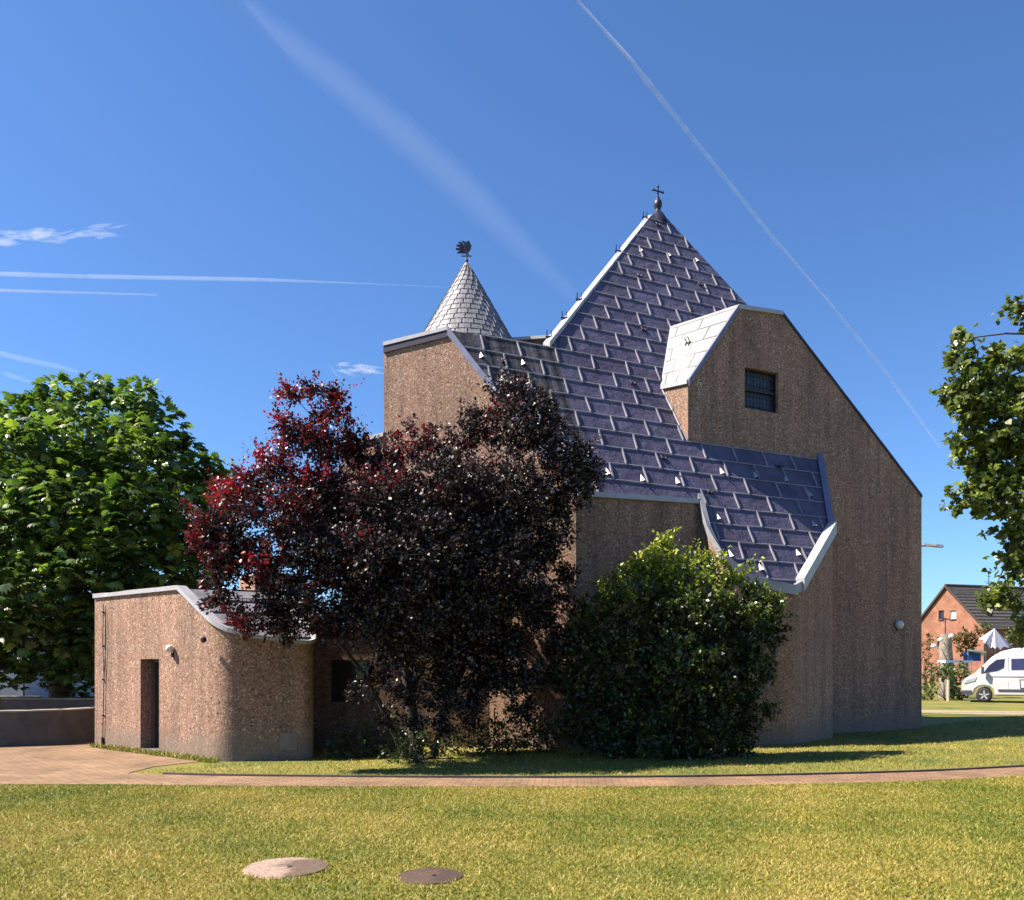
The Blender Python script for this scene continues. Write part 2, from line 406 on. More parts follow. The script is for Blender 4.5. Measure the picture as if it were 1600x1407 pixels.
# dormer roof (pale lit slope), flat roof tops
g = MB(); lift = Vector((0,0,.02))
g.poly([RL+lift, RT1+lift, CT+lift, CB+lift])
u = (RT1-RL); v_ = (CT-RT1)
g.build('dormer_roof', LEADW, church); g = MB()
for fr in (.2,.4,.6,.8):
    g.bar(RL.lerp(RT1, fr)+lift*1.6, CB.lerp(CT, fr)+lift*1.6, .02, .02)
for k_, (f0, f1) in enumerate(((0,.2),(.2,.4),(.4,.6),(.6,.8),(.8,1))):
    for s_ in ((.3,.75) if k_ % 2 else (.5,.9)):
        g.bar(RL.lerp(CB, s_).lerp(RT1.lerp(CT, s_), f0)+lift*1.6, RL.lerp(CB, s_).lerp(RT1.lerp(CT, s_), f1)+lift*1.6, .02, .02)
g.build('dormer_seams', BLUEC0, church)
g = MB()
RT2z = RT2.copy()
g.poly([RT1, RT2z, RT2z+bk, RT1+bk]); g.poly([RT1, RT1+bk*.6, CT]); g.poly([RT2z, RC, RCb, RT2z+bk])
g.poly([Vector((M0.x,M0.y,zM0-.02)), V0-Vector((0,0,.02)), FL-Vector((0,0,.05)), Vector((BLw.x,BLw.y,9)), Vector((M0b.x,M0b.y,zM0-.02))])
g.poly([Vector((M00.x,M00.y,6.68)), Vector((M0.x,M0.y,6.83)), Vector((M0b.x,M0b.y,6.83)), Vector((M00b.x,M00b.y,6.68))])
g.build('flat_roof', LEADP, church)

# --- copings
def coping(pts, name, w_in, w_out, h_up, h_dn, mat, parent, out=None, flip=1, seed=0):
    rr = random.Random(seed); pts = [Vector(p) for p in pts]; n = len(pts); g = MB(); vs = []
    res = []
    for i in range(n-1):
        m_ = max(1, int((pts[i+1]-pts[i]).length/.35))
        for k in range(m_): res.append((pts[i].lerp(pts[i+1], k/m_), k == 0))
    res.append((pts[-1], True)); P = [r[0] for r in res]
    for i, p in enumerate(P):
        if i == 0: d = P[1]-P[0]
        elif i == len(P)-1: d = P[-1]-P[-2]
        else: d = (P[i+1]-P[i]).normalized()+(P[i]-P[i-1]).normalized()
        s = Vector((d.y, -d.x, 0)).normalized()*flip
        j = rr.uniform(-.006,.006)
        U = Vector((0,0,1))
        vs += [p+s*w_out-U*h_dn, p+s*w_out+U*(h_up+j), p-s*w_in+U*(h_up+j), p-s*w_in-U*h_dn]
    fs = []
    for i in range(len(P)-1):
        for k in range(4): fs.append((i*4+k, i*4+(k+1)%4, (i+1)*4+(k+1)%4, (i+1)*4+k))
    fs += [(0,1,2,3), tuple(len(vs)-4+k for k in (3,2,1,0))]
    g.add(vs, fs); return g.build(name, mat, parent)
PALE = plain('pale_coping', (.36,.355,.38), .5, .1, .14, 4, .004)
BLUEC = plain('blue_coping', (.16,.165,.23), .45, .4, .2, 4, .004)
up1 = Vector((0,0,1))
coping([Vector((M0.x,M0.y,zM0)), V0], 'coping', .15, .05, .07, .01, PALE, church)
coping([Vector((M0.x,M0.y,zM0-.02)), V0-up1*.02], 'fascia', .01, .035, 0, .14, DARKM, church)
coping([V0, V3], 'verge_coping', .08, .05, .08, .12, BLUEC, church)
coping([V3, E1], 'eaves_coping', .03, .07, .05, .06, PALE, church)
coping([E1, E2, E3, E4, E5, E5b], 'bay_coping', .05, .06, .18, .04, COPE, church)
coping([E5b, E6], 'bay_coping', .10, .10, .24, .05, PALE, church)  # paler metal: sun on this stretch put into the colour
coping([E6, E7], 'bay_coping', .10, .04, .22, .03, BLUEC, church)  # blue metal: shade on the inner face put into the colour
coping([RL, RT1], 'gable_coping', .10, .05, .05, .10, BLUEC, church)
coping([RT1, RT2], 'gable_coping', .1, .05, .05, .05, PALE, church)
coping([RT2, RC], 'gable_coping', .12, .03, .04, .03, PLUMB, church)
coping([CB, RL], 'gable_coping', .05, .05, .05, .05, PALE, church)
coping([CB, CT], 'valley_flashing', .03, .05, .05, .02, PALE, church)
coping([CB, Rbase0], 'valley_flashing', .04, .04, .04, .02, PALE, church)
coping([CT, RT1], 'dormer_ridge', .04, .04, .04, .02, PALE, church)
coping([Vector((M00.x,M00.y,6.7)), Vector((M0.x,M0.y,6.85))], 'coping', .1, .05, .06, .03, PALE, church)
coping([FL, APEX-Vector((.25,.3,.45))], 'hip_roll', .02, .16, .10, .05, PALE, church, flip=-1)
# rear parapet between spire and pyramid
ra = at(775, 534, 20.3); rb = at(862, 528, 19.9); g = MB()
g.poly([ra, rb, Vector((rb.x,rb.y,8.9)), Vector((ra.x,ra.y,8.9))]); 
g.add([p+o for p in (ra, rb, Vector((rb.x,rb.y,8.9)), Vector((ra.x,ra.y,8.9))) for o in (Vector((0,0,0)), Vector((0.05,.2,0)))], [(0,2,4,6),(1,7,5,3),(0,1,3,2),(2,3,5,4),(4,5,7,6),(6,7,1,0)])
g.build('rear_parapet', DARKM if False else WALL, church)
coping([ra, rb], 'coping', .2, .06, .05, .02, PALE, church)
# --- gable window
g = MB(); c0 = sum(win, Vector())/4 - NV*.10
def wp(s, zf, off): 
    a = win[3].lerp(win[2], s); return Vector((a.x, a.y, win[3].z+(win[0].z-win[3].z)*zf)) + NV*off
fr = empty('window', wp(.5,0,-.1)); fr.parent = church; fr.matrix_parent_inverse = church.matrix_world.inverted()
g = MB()
for s0_, s1_ in (((0,0),(1,0)),((0,1),(1,1)),((0,.5),(1,.5)),((0,0),(0,1)),((1,0),(1,1))): g.bar(wp(s0_[0],s0_[1],-.12), wp(s1_[0],s1_[1],-.12), .06, .06, NV)
bpy.context.view_layer.update()
BRZ = plain('bronze_frame', (.02,.017,.02), .5, .3)
o = g.build('frame', BRZ, None); o.parent = fr; o.matrix_parent_inverse = fr.matrix_world.inverted()
g = MB(); g.poly([wp(0,0,-.16), wp(1,0,-.16), wp(1,1,-.16), wp(0,1,-.16)])
mg, t, b = newmat('leaded_glass'); v = N(t, 'ShaderNodeTexVoronoi'); v.inputs['Scale'].default_value = 9; v.inputs['Randomness'].default_value = .15
t.links.new(coords(t), v.inputs['Vector']); t.links.new(ramp(t, v.outputs['Distance'], [(.3,(.035,.035,.055)),(.5,(.012,.012,.016))]), b.inputs['Base Color']); b.inputs['Roughness'].default_value = .35
o = g.build('pane', mg, None); o.parent = fr; o.matrix_parent_inverse = fr.matrix_world.inverted()
g = MB()
for i in range(11):
    for row in (.12,.38,.64,.88):
        cc = wp(.06+i*.088, row, -.145); g.lathe(cc, [(.02,0),(.03,.008),(.015,.012)], 6, NV)
for i in range(9): g.bar(wp(.1+i*.1,.03,-.14), wp(.1+i*.1,.97,-.14), .007, .007, NV)
o = g.build('grille', plain('grille_iron', (.05,.045,.06), .5), None); o.parent = fr; o.matrix_parent_inverse = fr.matrix_world.inverted()
# sloping stone lintel strip over the window
# --- apex cap, ball and cross
g = MB(); A = APEX+Vector((0,0,-.42))
g.lathe(A, [(.36,-.12),(.34,0),(.22,.2),(.10,.32),(.07,.42)], 6); g.build('apex_cap', PLUMB, church)
top = at(1028, 318, APEX.y); g = MB(); g.lathe(top-Vector((0,0,.15)), [(.05,-.1),(.08,-.02),(.115,.05),(.125,.12),(.11,.19),(.07,.25),(.03,.33)], 12); g.build('finial_ball', PLUMB, church)
g = MB(); cb = top+Vector((0,0,.1)); ct = at(1028, 292, APEX.y)
g.tube([cb, ct], .024, 8); h = ct.z-cb.z
cr = cb+Vector((0,0,h*.66)); g.tube([cr-DV*.17-Vector((0,0,0)), cr+DV*.17], .022, 8)
for p in (cr-DV*.17, cr+DV*.17, ct): g.lathe(p-Vector((0,0,.035)), [(.01,0),(.04,.02),(.04,.05),(.01,.07)], 8)
g.lathe(cb, [(.05,0),(.05,.04),(.03,.08)], 8)
g.build('cross', DARKM, church)
# --- spire (cone) behind pale wall
SY = 19.9; tip = at(729, 408, SY); sl_ = 1.0/((524-408)/F*SY)
zb = 8.75; hh = tip.z-zb; rb_ = hh*1.0*sl_
g = MB(); rows = 18; n = 48; vs = []; fs = []
prof = []
for i in range(rows):
    f0 = i/rows; f1 = (i+1)/rows
    prof.append((rb_*(1-f0)+.017, hh*f0)); prof.append((rb_*(1-f1)+.006, hh*f1-.004))
base = Vector((tip.x, tip.y, zb)); g.lathe(base, prof, 48); g.sm = [False]*len(g.f)
for i in range(rows-1):
    f0 = i/rows; f1 = (i+1)/rows; nn = max(8, int(30*(1-f0*.55)))
    for k in range(nn):
        a = 2*math.pi*(k+.5*(i%2))/nn; r0 = rb_*(1-f0)+.02; r1 = rb_*(1-f1)+.02
        dd = Vector((math.cos(a), math.sin(a), 0)); g.bar(base+dd*r0+Vector((0,0,hh*f0)), base+dd*r1+Vector((0,0,hh*f1)), .014, .014, dd)
sp_ = g.build('spire', mat_lead('spire_lead', (.21,.21,.235), metal=.35), church)
# weathercock
g = MB(); wc = at(729, 400, SY); g.tube([tip-Vector((0,0,.05)), wc+Vector((0,0,.1))], .018, 8); g.lathe(tip, [(.03,-.05),(.045,0),(.02,.06)], 10)
K = SY/F
def rp(x, y, s=0): return at(x, y, SY+s)
def plate(pts, th=.03):
    f = [rp(x, y, -th/2) for x, y in pts]; bb = [rp(x, y, th/2) for x, y in pts]; n = len(pts)
    g.add(f+bb, [tuple(range(n))]+[tuple(range(2*n-1, n-1, -1))]+[(i, (i+1)%n, n+(i+1)%n, n+i) for i in range(n)])
plate([(724,394),(726,388),(727,383),(729,379),(731.5,378),(734,379.5),(735.5,382),(736.2,386),(735.5,390),(733.5,393.5),(731,396),(727,397)])
for tp in ([(728,388),(723,380),(718.5,377.6),(715,379),(718,381),(723,389)], [(727,391),(719,382.5),(713.5,382),(713,385.5),(717,386.5),(723,392)], [(727,393.5),(718,387.5),(712,388),(712.4,391.5),(716,391.5),(724,395)],
           [(728,395),(719,392.5),(714,394),(715.5,397),(719,396.5),(726,397)], [(730,384),(727,378),(723,376.2),(721,377.5),(724,380),(727,387)]): plate(tp, .02)
plate([(728.5,380),(728,376.6),(730,378),(731,375.6),(732.4,377.6),(734,376.4),(734.2,380)], .02); plate([(735,382.5),(738,384),(735.6,385.5)], .02); plate([(734.5,386),(736.8,388.5),(735,389)], .02)
for xx in (728.5, 731.5): g.tube([rp(xx,396), rp(xx,400)], .012, 6)
g.tube([rp(721,400.5), rp(737,400.5)], .014, 6)
o = g.build('weathercock', DARKM, None); o.parent = sp_; o.matrix_parent_inverse = (church.matrix_world @ sp_.matrix_parent_inverse @ sp_.matrix_basis).inverted()

# --- roof vents and hooks on the lead slope
vents = [(1001,391),(1045,399),(1088,407),(752,556),(817,567),(785,592),(1003,748),(1058,752),(1127,737),(1180,743),(1228,749),(1265,773),(1271,819),(1121,808),(1246,864),(1188,887),(1141,866),(949,738)]
downv = (NV-Vector((0,0,TAN))).normalized()
VENT = plain('vent_cap', (.30,.30,.31), .45, .1)
SH = None
def vent_mesh():
    g = MB(); top_ = Vector((0,.12,.0)); bl = Vector((-.065,-.08,-.01)); br = Vector((.065,-.08,-.01)); bt = Vector((0,-.10,.075))
    g.poly([top_, bl, bt]); g.poly([top_, bt, br]); g.poly([bl, br, bt]); g.poly([top_, br, bl]); return g
M3 = Matrix((DV, -downv, NF)).transposed().to_4x4()
first = None
def place(proto, p, M, name):
    o = proto.copy(); COL.objects.link(o); return o
vm = vent_mesh()
for i, (x, y) in enumerate(vents):
    p = onF(x, y)+NF*.004
    if first is None:
        o = vm.build('roof_vent', [VENT, BLACK], None); first = o; o.data.polygons[2].material_index = 1  # bottom face coloured black for the shaded inside of the hood
    else: o = first.copy(); COL.objects.link(o)
    o.parent = church; o.matrix_parent_inverse = church.matrix_world.inverted(); o.matrix_basis = Matrix.Translation(p) @ M3
hooks = [(1026,352),(997,432),(1092,445),(1003,516),(986,600),(1034,717),(1213,731),(785,566),(1106,770)]
hm = MB(); hm.tube([(-.0,.1,.01),(0,-.02,.03),(0,-.04,.16)], .012, 6); hm.tube([(.1,.08,.01),(.1,-.02,.03),(.1,-.04,.14)], .012, 6); hm.bar((-.03,.0,.015),(.13,.0,.015),.05,.02)
first = None
for x, y in hooks:
    p = onF(x, y)
    if first is None: o = hm.build('roof_hook', DARKM, None); first = o
    else: o = first.copy(); COL.objects.link(o)
    o.parent = church; o.matrix_parent_inverse = church.matrix_world.inverted(); o.matrix_basis = Matrix.Translation(p) @ M3
for f in (.035,.15,.27,.62,.9):
    p = FL.lerp(APEX, f); o = first.copy(); COL.objects.link(o); o.parent = church; o.matrix_parent_inverse = church.matrix_world.inverted()
    o.matrix_basis = Matrix.Translation(p+Vector((-.16,.05,.08)))
# hook on the dormer roof
p = RL.lerp(CB,.55).lerp(RT1.lerp(CT,.55),.62); o = first.copy(); COL.objects.link(o); o.parent = church; o.matrix_parent_inverse = church.matrix_world.inverted()
nd = (RT1-RL).cross(CB-RL).normalized(); nd = nd if nd.z > 0 else -nd
ax = (CB-RL).normalized(); o.matrix_basis = Matrix.Translation(p+nd*.02) @ Matrix((ax, nd.cross(ax), nd)).transposed().to_4x4()
# --- round wall lamp on right gable
g = MB(); lp = onR(1401, 977); g.lathe(lp, [(.075,0),(.075,.035),(.11,.04),(.12,.09),(.10,.15),(.05,.19),(0.002,.2)], 18, NV); o = g.build('wall_lamp', WHITE, church)
g = MB(); g.tube([lp+NV*.01-Vector((0,0,.08)), lp+NV*.01-Vector((0,0,.16))], .02, 6); g.build('lamp_conduit', DARKM, church)

# ------------------------------------------------------------------ annex
annex = empty('church_annex', (-6, 17, 0))
tag(annex, 'low pinkish pebble-concrete annex with rounded corner, narrow doorway and white lamp', 'annex building')
A1 = gp(148, 1167); A1.z = 0; dl = (Vector((-5.22,14.93,0))-A1).normalized()
CN = Vector((-5.22, 14.93, 0)); D = Vector((-3.60, 15.52, 0)); E = Vector((-4.55, 16.8, 0))
nl = Vector((dl.y, -dl.x, 0));  nl = nl if nl.y < 0 else -nl
ZT = 3.18
Pk = along(A1, dl, 279); Pk.z = ZT
rd = (Vector((E.x,E.y,0))-Vector((Pk.x,Pk.y,0))).normalized(); rn = Vector((rd.y, -rd.x, 0))
def zA(p): return min(ZT, ZT-.66*max(0, (Vector((p.x,p.y,0))-Vector((Pk.x,Pk.y,0))).dot(rn)))
cor = arc3(A1, CN, D, .42, 10); cor2 = arc3(CN, D, E, .35, 6)
plan = [Vector((p.x,p.y,0)) for p in cor+cor2]
g = MB()
# lit left wall with doorway
def onL(px, py, off=0): return on_plane(px, py, A1+nl*off, nl)
d0 = onL(219.5,1100); d1 = onL(248.5,1100); zt = onL(234,1030).z; zb_ = .07
dv = [Vector((d0.x,d0.y,zb_)), Vector((d1.x,d1.y,zb_)), Vector((d1.x,d1.y,zt)), Vector((d0.x,d0.y,zt))]
c0_ = cor[0]
g.holed([low(A1), low(c0_), Vector((c0_.x,c0_.y,zA(c0_))), Pk, Vector((A1.x,A1.y,ZT))], [dv])
rec = -nl*.30
for i in range(4): g.poly([dv[i], dv[(i+1)%4], dv[(i+1)%4]+rec, dv[i]+rec])
vs = []; fs = []
E_ = E; bkA = Vector((E.x-.6, 20.5, 0)); A1b = Vector((A1.x+1.0, 20.5, 0))
for p in plan: vs += [low(p), Vector((p.x,p.y,zA(p)))]
for i in range(len(plan)-1): fs.append((2*i, 2*i+2, 2*i+3, 2*i+1))
g.add(vs, fs, True)
lastp = plan[-1]
g.poly([low(lastp), low(E), Vector((E.x,E.y,ZT)), Vector((lastp.x,lastp.y,zA(lastp)))])
g.poly([low(E), low(bkA), Vector((bkA.x,bkA.y,ZT)), Vector((E.x,E.y,ZT))]); g.poly([low(A1), Vector((A1.x,A1.y,ZT)), Vector((A1b.x,A1b.y,ZT)), low(A1b)])
g.poly([low(bkA), low(A1b), Vector((A1b.x,A1b.y,ZT)), Vector((bkA.x,bkA.y,ZT))])
g.build('concrete_wall', WALL, annex, weld=True)
g = MB(); e = .012
g.poly([Pk+up1*e]+[Vector((p.x,p.y,zA(p)+e)) for p in plan]+[Vector((E.x,E.y,ZT+e))])
rj = random.Random(5)
def inside(p):
    P = [Pk]+plan+[E]; c = False; n = len(P)
    for i in range(n):
        a, b = P[i], P[(i+1)%n]
        if (a.y > p.y) != (b.y > p.y) and p.x < (b.x-a.x)*(p.y-a.y)/(b.y-a.y)+a.x: c = not c
    return c
for k in range(1, 6):
    zc = ZT-.66*.36*k; o_ = .36*k; a_ = Vector((Pk.x,Pk.y,0))+rn*o_
    sp_ok = [q/40*3.2-.6 for q in range(48) if inside(a_+rd*(q/40*3.2-.6))]
    if not sp_ok: continue
    s0_, s1_ = sp_ok[0], sp_ok[-1]
    pr = a_+rd*s0_; q = a_+rd*s1_
    g.bar(Vector((pr.x,pr.y,zc+.025)), Vector((q.x,q.y,zc+.025)), .03, .03)
    j = s0_+.35+(k%2)*.4
    while j < s1_:
        p = a_+rd*j; p2 = a_-rn*.34+rd*j
        if inside(p2): g.bar(Vector((p.x,p.y,zc+.03)), Vector((p2.x,p2.y,zc+.34*.66+.03)), .035, .035)
        j += .85
g.build('lead_roof', mat_lead('annex_lead', (.15,.145,.17)), annex)
g = MB(); g.poly([Vector((A1.x,A1.y,ZT)), Pk, Vector((E.x,E.y,ZT)), Vector((bkA.x,bkA.y,ZT)), Vector((A1b.x,A1b.y,ZT))]); g.build('flat_roof', LEADP, annex)
coping([Vector((A1.x,A1.y,ZT)), Pk]+[Vector((p.x,p.y,zA(p))) for p in plan[:11]], 'coping', .16, .045, .075, .01, PALE, annex, seed=2)
coping([Vector((p.x,p.y,zA(p)-.02)) for p in plan[10:]], 'coping', .05, .05, .05, .02, PALE, annex)
coping([Vector((plan[-1].x,plan[-1].y,zA(plan[-1]))), Vector((E.x,E.y,ZT))], 'coping', .12, .04, .09, .02, PALE, annex)
coping([Vector((Pk.x,Pk.y,ZT))-rn*.05, Vector((E.x,E.y,ZT))-rn*.05], 'ridge_upstand', .02, .02, .05, 0, PLUMB, annex)  # dark strip also stands for the shadow band along the ridge
dr = empty('door', (d0+d1)/2); dr.parent = annex; dr.matrix_parent_inverse = annex.matrix_world.inverted(); bpy.context.view_layer.update()
def sub(g, name, mat, par):
    o = g.build(name, mat, None); o.parent = par; bpy.context.view_layer.update(); o.matrix_parent_inverse = par.matrix_world.inverted(); return o
dd_ = (d1-d0); dd_.z = 0; wd_ = dd_.length; dd_.normalize(); q0 = Vector((d0.x,d0.y,zb_))-nl*.28
g = MB(); g.poly([q0, q0+dd_*wd_, q0+dd_*wd_+up1*(zt-zb_), q0+up1*(zt-zb_)]); sub(g, 'leaf', BLACK, dr)
g = MB(); g.bar(q0+dd_*.03+nl*.03, q0+dd_*.03+nl*.03+up1*(zt-zb_), .06,.06,nl); g.bar(q0+dd_*(wd_-.03)+nl*.03, q0+dd_*(wd_-.03)+nl*.03+up1*(zt-zb_), .06,.06,nl)
g.bar(q0+up1*(zt-zb_-.03)+nl*.03, q0+dd_*wd_+up1*(zt-zb_-.03)+nl*.03, .06,.06,nl); sub(g, 'frame', DOORM, dr)
g = MB(); hq = q0+dd_*(wd_-.12)+nl*.06+up1*.95; g.tube([hq, hq-dd_*.1], .012, 6); g.lathe(hq-nl*.06, [(.02,0),(.02,.05)], 8, nl); sub(g, 'handle', COPE, dr)
g = MB(); ss = Vector((d0.x,d0.y,.04)); g.box((d0+d1)/2*1.0+Vector((0,0,.04-d0.z/2-d1.z/2))+nl*.0-nl*.16, (wd_+.02,.42,.08), math.atan2(dl.y,dl.x)); g.build('door_step', CONC, annex)
# lamp
lp = onL(271, 1014); g = MB(); g.lathe(lp, [(.04,0),(.04,.03),(.065,.04),(.075,.09),(.065,.13),(.03,.155),(.002,.16)], 18, nl); g.build('wall_lamp', WHITE, annex)
g = MB(); g.bar(lp+nl*.02-up1*.07, lp+nl*.02-up1*.16, .05, .04, nl); g.build('lamp_bracket', DARKM, annex)
# lightning conductor: two thin rods joining
g = MB(); a_ = onL(163.5,940,.03); b1 = onL(162,1005,.03); b2 = onL(163,1060,.03); b3 = onL(160,1172,.03)
g.tube([onL(161.5,944,.03), onL(161.5,955,.03), onL(160.5,1000,.03), onL(162.5,1062,.03)], .008, 6); g.tube([onL(165,952,.03), onL(165.5,1000,.03), onL(162.5,1062,.03), Vector((b3.x,b3.y,.0))], .009, 6)
for yy in (957,1010,1062,1118): g.lathe(onL(163,yy,0), [(.018,0),(.018,.045)], 8, nl)
g.tube([Vector((b3.x,b3.y,0)), Vector((b3.x,b3.y,.22))], .026, 8)
g.build('lightning_conductor', DARKM, annex)
# plaque (faint square hatch) on the shaded front wall
fn = Vector((D.y-CN.y, -(D.x-CN.x), 0)).normalized(); 
def onN(px, py, off=0): return on_plane(px, py, CN+fn*off, fn)
a_, b_ = onN(436,1145), onN(466,1172); g = MB(); cx = (a_+b_)/2; ang = math.atan2(D.y-CN.y, D.x-CN.x)
g.box(cx+fn*.006, (abs(b_.x-a_.x), .02, abs(a_.z-b_.z)), ang); 
o = g.build('wall_hatch', plain('hatch_concrete', (.19,.15,.125), .8, 0, .2, 9, .006), annex, bevel=.006)
# small dark fitting near corner
g = MB(); p = at(320, 1000, 15.02); g.lathe(p, [(.04,0),(.06,.05),(.03,.1)], 10, (nl+fn).normalized()); g.build('corner_fitting', DARKM, annex)
# roof light block on annex roof
UP = MB(); u0 = at(375,905,18.4); u1 = at(398,898,17.6); u2 = at(472,903,17.9); u3 = u0+(u2-u1)
zt_ = 3.66
UP.add([Vector((p.x,p.y,z_)) for p in (u0,u1,u2,u3) for z_ in (3.1,zt_)], [(0,2,3,1),(2,4,5,3),(4,6,7,5),(6,0,1,7),(1,3,5,7)])
UP.build('roof_light_block', WALL, annex)
coping([Vector((u0.x,u0.y,zt_)), Vector((u1.x,u1.y,zt_)), Vector((u2.x,u2.y,zt_))], 'block_coping', .1, .03, .04, .01, PALE, annex)

# link between annex and church with recessed glazed entrance
link = empty('link_building', (-2.2, 18, 0)); tag(link, 'low shaded entrance link behind the purple tree, between annex and church', 'link building')
g = MB(); y0 = 17.7; x0_, x1_ = -4.7, -.3; hl = [(-3.75,.95,1.8),(-2.95,0,0)]
o1 = [Vector((-3.85,y0,.95)), Vector((-3.02,y0,.95)), Vector((-3.02,y0,1.85)), Vector((-3.85,y0,1.85))]
g.holed([(x0_,y0,-.2),(x1_,y0,-.2),(x1_,y0,2.75),(x0_,y0,2.75)], [o1])
for i in range(4): g.poly([o1[i], o1[(i+1)%4], o1[(i+1)%4]+Vector((0,.12,0)), o1[i]+Vector((0,.12,0))])
g.poly([(x0_,y0,2.75),(x1_,y0,2.75),(x1_,19,2.75),(x0_,20.4,2.75)])
g.build('concrete_wall', WALL, link)
w_ = empty('window', (-3.43,y0,.95)); w_.parent = link; w_.matrix_parent_inverse = link.matrix_world.inverted(); bpy.context.view_layer.update()
g = MB(); g.poly([v+Vector((0,.12,0)) for v in o1]); gl, t, b = newmat('dark_glass'); b.inputs['Base Color'].default_value = (.03,.035,.04,1); b.inputs['Roughness'].default_value = .12
sub(g, 'pane', gl, w_)
g = MB()
for i in range(4): g.bar(o1[i]+Vector((0,.06,0)), o1[(i+1)%4]+Vector((0,.06,0)), .06, .06, Vector((0,1,0)))
sub(g, 'frame', BRZ, w_)
coping([Vector((x0_,y0,2.75)), Vector((x1_,y0,2.75))], 'coping', .1, .05, .05, .05, COPE, link)

# ------------------------------------------------------------------ foliage tools
def fast_mesh(name, verts, faces, mat, rnd=None, parent=None, smooth=False):
    """verts (n,3), faces (m,k) all same size"""
    me = bpy.data.meshes.new(name); nv = len(verts); nf, k = faces.shape
    me.vertices.add(nv); me.vertices.foreach_set('co', np.asarray(verts, np.float32).ravel())
    me.loops.add(nf*k); me.loops.foreach_set('vertex_index', faces.astype(np.int32).ravel())
    me.polygons.add(nf); me.polygons.foreach_set('loop_start', np.arange(0, nf*k, k, dtype=np.int32))
    me.polygons.foreach_set('loop_total', np.full(nf, k, np.int32))
    me.update(calc_edges=True)
    if rnd is not None:
        at_ = me.attributes.new('rnd', 'FLOAT', 'POINT'); at_.data.foreach_set('value', np.asarray(rnd, np.float32))
    me.materials.append(mat)
    o = bpy.data.objects.new(name, me); COL.objects.link(o)
    if parent is not None: o.parent = parent; o.matrix_parent_inverse = parent.matrix_world.inverted()
    return o
def frames(dirs, rng, roll=math.pi):
    """per-item orthonormal frame with Y along dirs, Z near up"""
    d = dirs/np.linalg.norm(dirs, axis=1, keepdims=True)
    up_ = np.tile(np.array([0,0,1.]), (len(d),1)) + rng.normal(0, roll, (len(d),3))
    x = np.cross(d, up_); x /= np.linalg.norm(x, axis=1, keepdims=True)+1e-9
    z = np.cross(x, d); return np.stack([x, d, z], axis=2)
LEAF_Q = np.array([[0,0,0],[.30,.42,.05],[0,1,-.06],[-.30,.42,.05]]); LEAF_F = np.array([[0,1,2,3]])
LEAF6 = np.array([[0,0,0],[.26,.22,.05],[.33,.55,.06],[0,1,-.10],[-.33,.55,.06],[-.26,.22,.05]])
def leaf_arrays(C, Dm, size, rng, tmpl=LEAF_Q, roll=.5):
    M = frames(Dm, rng, roll); n = len(C)
    V = np.einsum('nij,kj->nki', M, tmpl)*size[:,None,None] + C[:,None,:]
    k = len(tmpl); Fc = np.arange(n*k).reshape(n, k)
    return V.reshape(-1,3), Fc
def lobe_points(lobes, per_area, rng, shell=.35, flat=.8):
    """cluster centres in ellipsoid lobes given as (px,py,rpx,depth[,depth radius])"""
    out = []; nr = []
    for L in lobes:
        px, py, r, Y = L[:4]; c = np.array(at(px, py, Y)); rr = r*Y/F; ry = L[4] if len(L) > 4 else rr
        n = max(7, int(per_area*(rr*rr*2+rr*ry)))
        u = rng.normal(size=(n,3)); u /= np.linalg.norm(u, axis=1, keepdims=True)
        rad = rng.random(n)**shell
        out.append(c+u*rad[:,None]*np.array([rr, ry, rr*.95])); nr.append(u)
    return np.concatenate(out), np.concatenate(nr)
def branches(name, base, lobes, mat, parent, r0, rng_, trunk_pts=None, twigs=None, ntw=0, tr=.012):
    g = MB(); rr = random.Random(rng_)
    tp = trunk_pts; g.tube(tp, [r0*(1-.6*i/(len(tp)-1)) for i in range(len(tp))], 10); n_ = len(tp)
    o = g.build('trunk', mat, parent)
    g = MB()
    cents = []
    for L in lobes:
        c = at(*L[:2], L[3]); rad = L[2]*L[3]/F; cents.append((c, rad))
        k = rr.uniform(.45, 1); i = k*(n_-1); i0 = int(min(i, n_-2)); s = Vector(tp[i0]).lerp(Vector(tp[i0+1]), i-i0)
        d = c-s; m1 = s+d*.35+Vector((rr.uniform(-.2,.2), rr.uniform(-.2,.2), .12*d.length)); m2 = s+d*.7+Vector((rr.uniform(-.2,.2), rr.uniform(-.2,.2), .1*d.length))
        r1 = r0*.32*min(1, .35+rad*.7); g.tube([s, m1, m2, c], [r1, r1*.75, r1*.5, r1*.25], 6, False)
    if twigs is not None:
        idx = list(range(len(twigs))); rr.shuffle(idx)
        for i in idx[:ntw]:
            p = Vector(twigs[i]); c, rad = min(cents, key=lambda q: (q[0]-p).length)
            a = c.lerp(p, .1); d = p-a
            mid = a+d*.5+Vector((rr.uniform(-.08,.08), rr.uniform(-.08,.08), rr.uniform(-.02,.1)))
            g.tube([a, mid, p], [tr, tr*.7, tr*.3], 4, False)
    g.build('limbs', mat, parent)
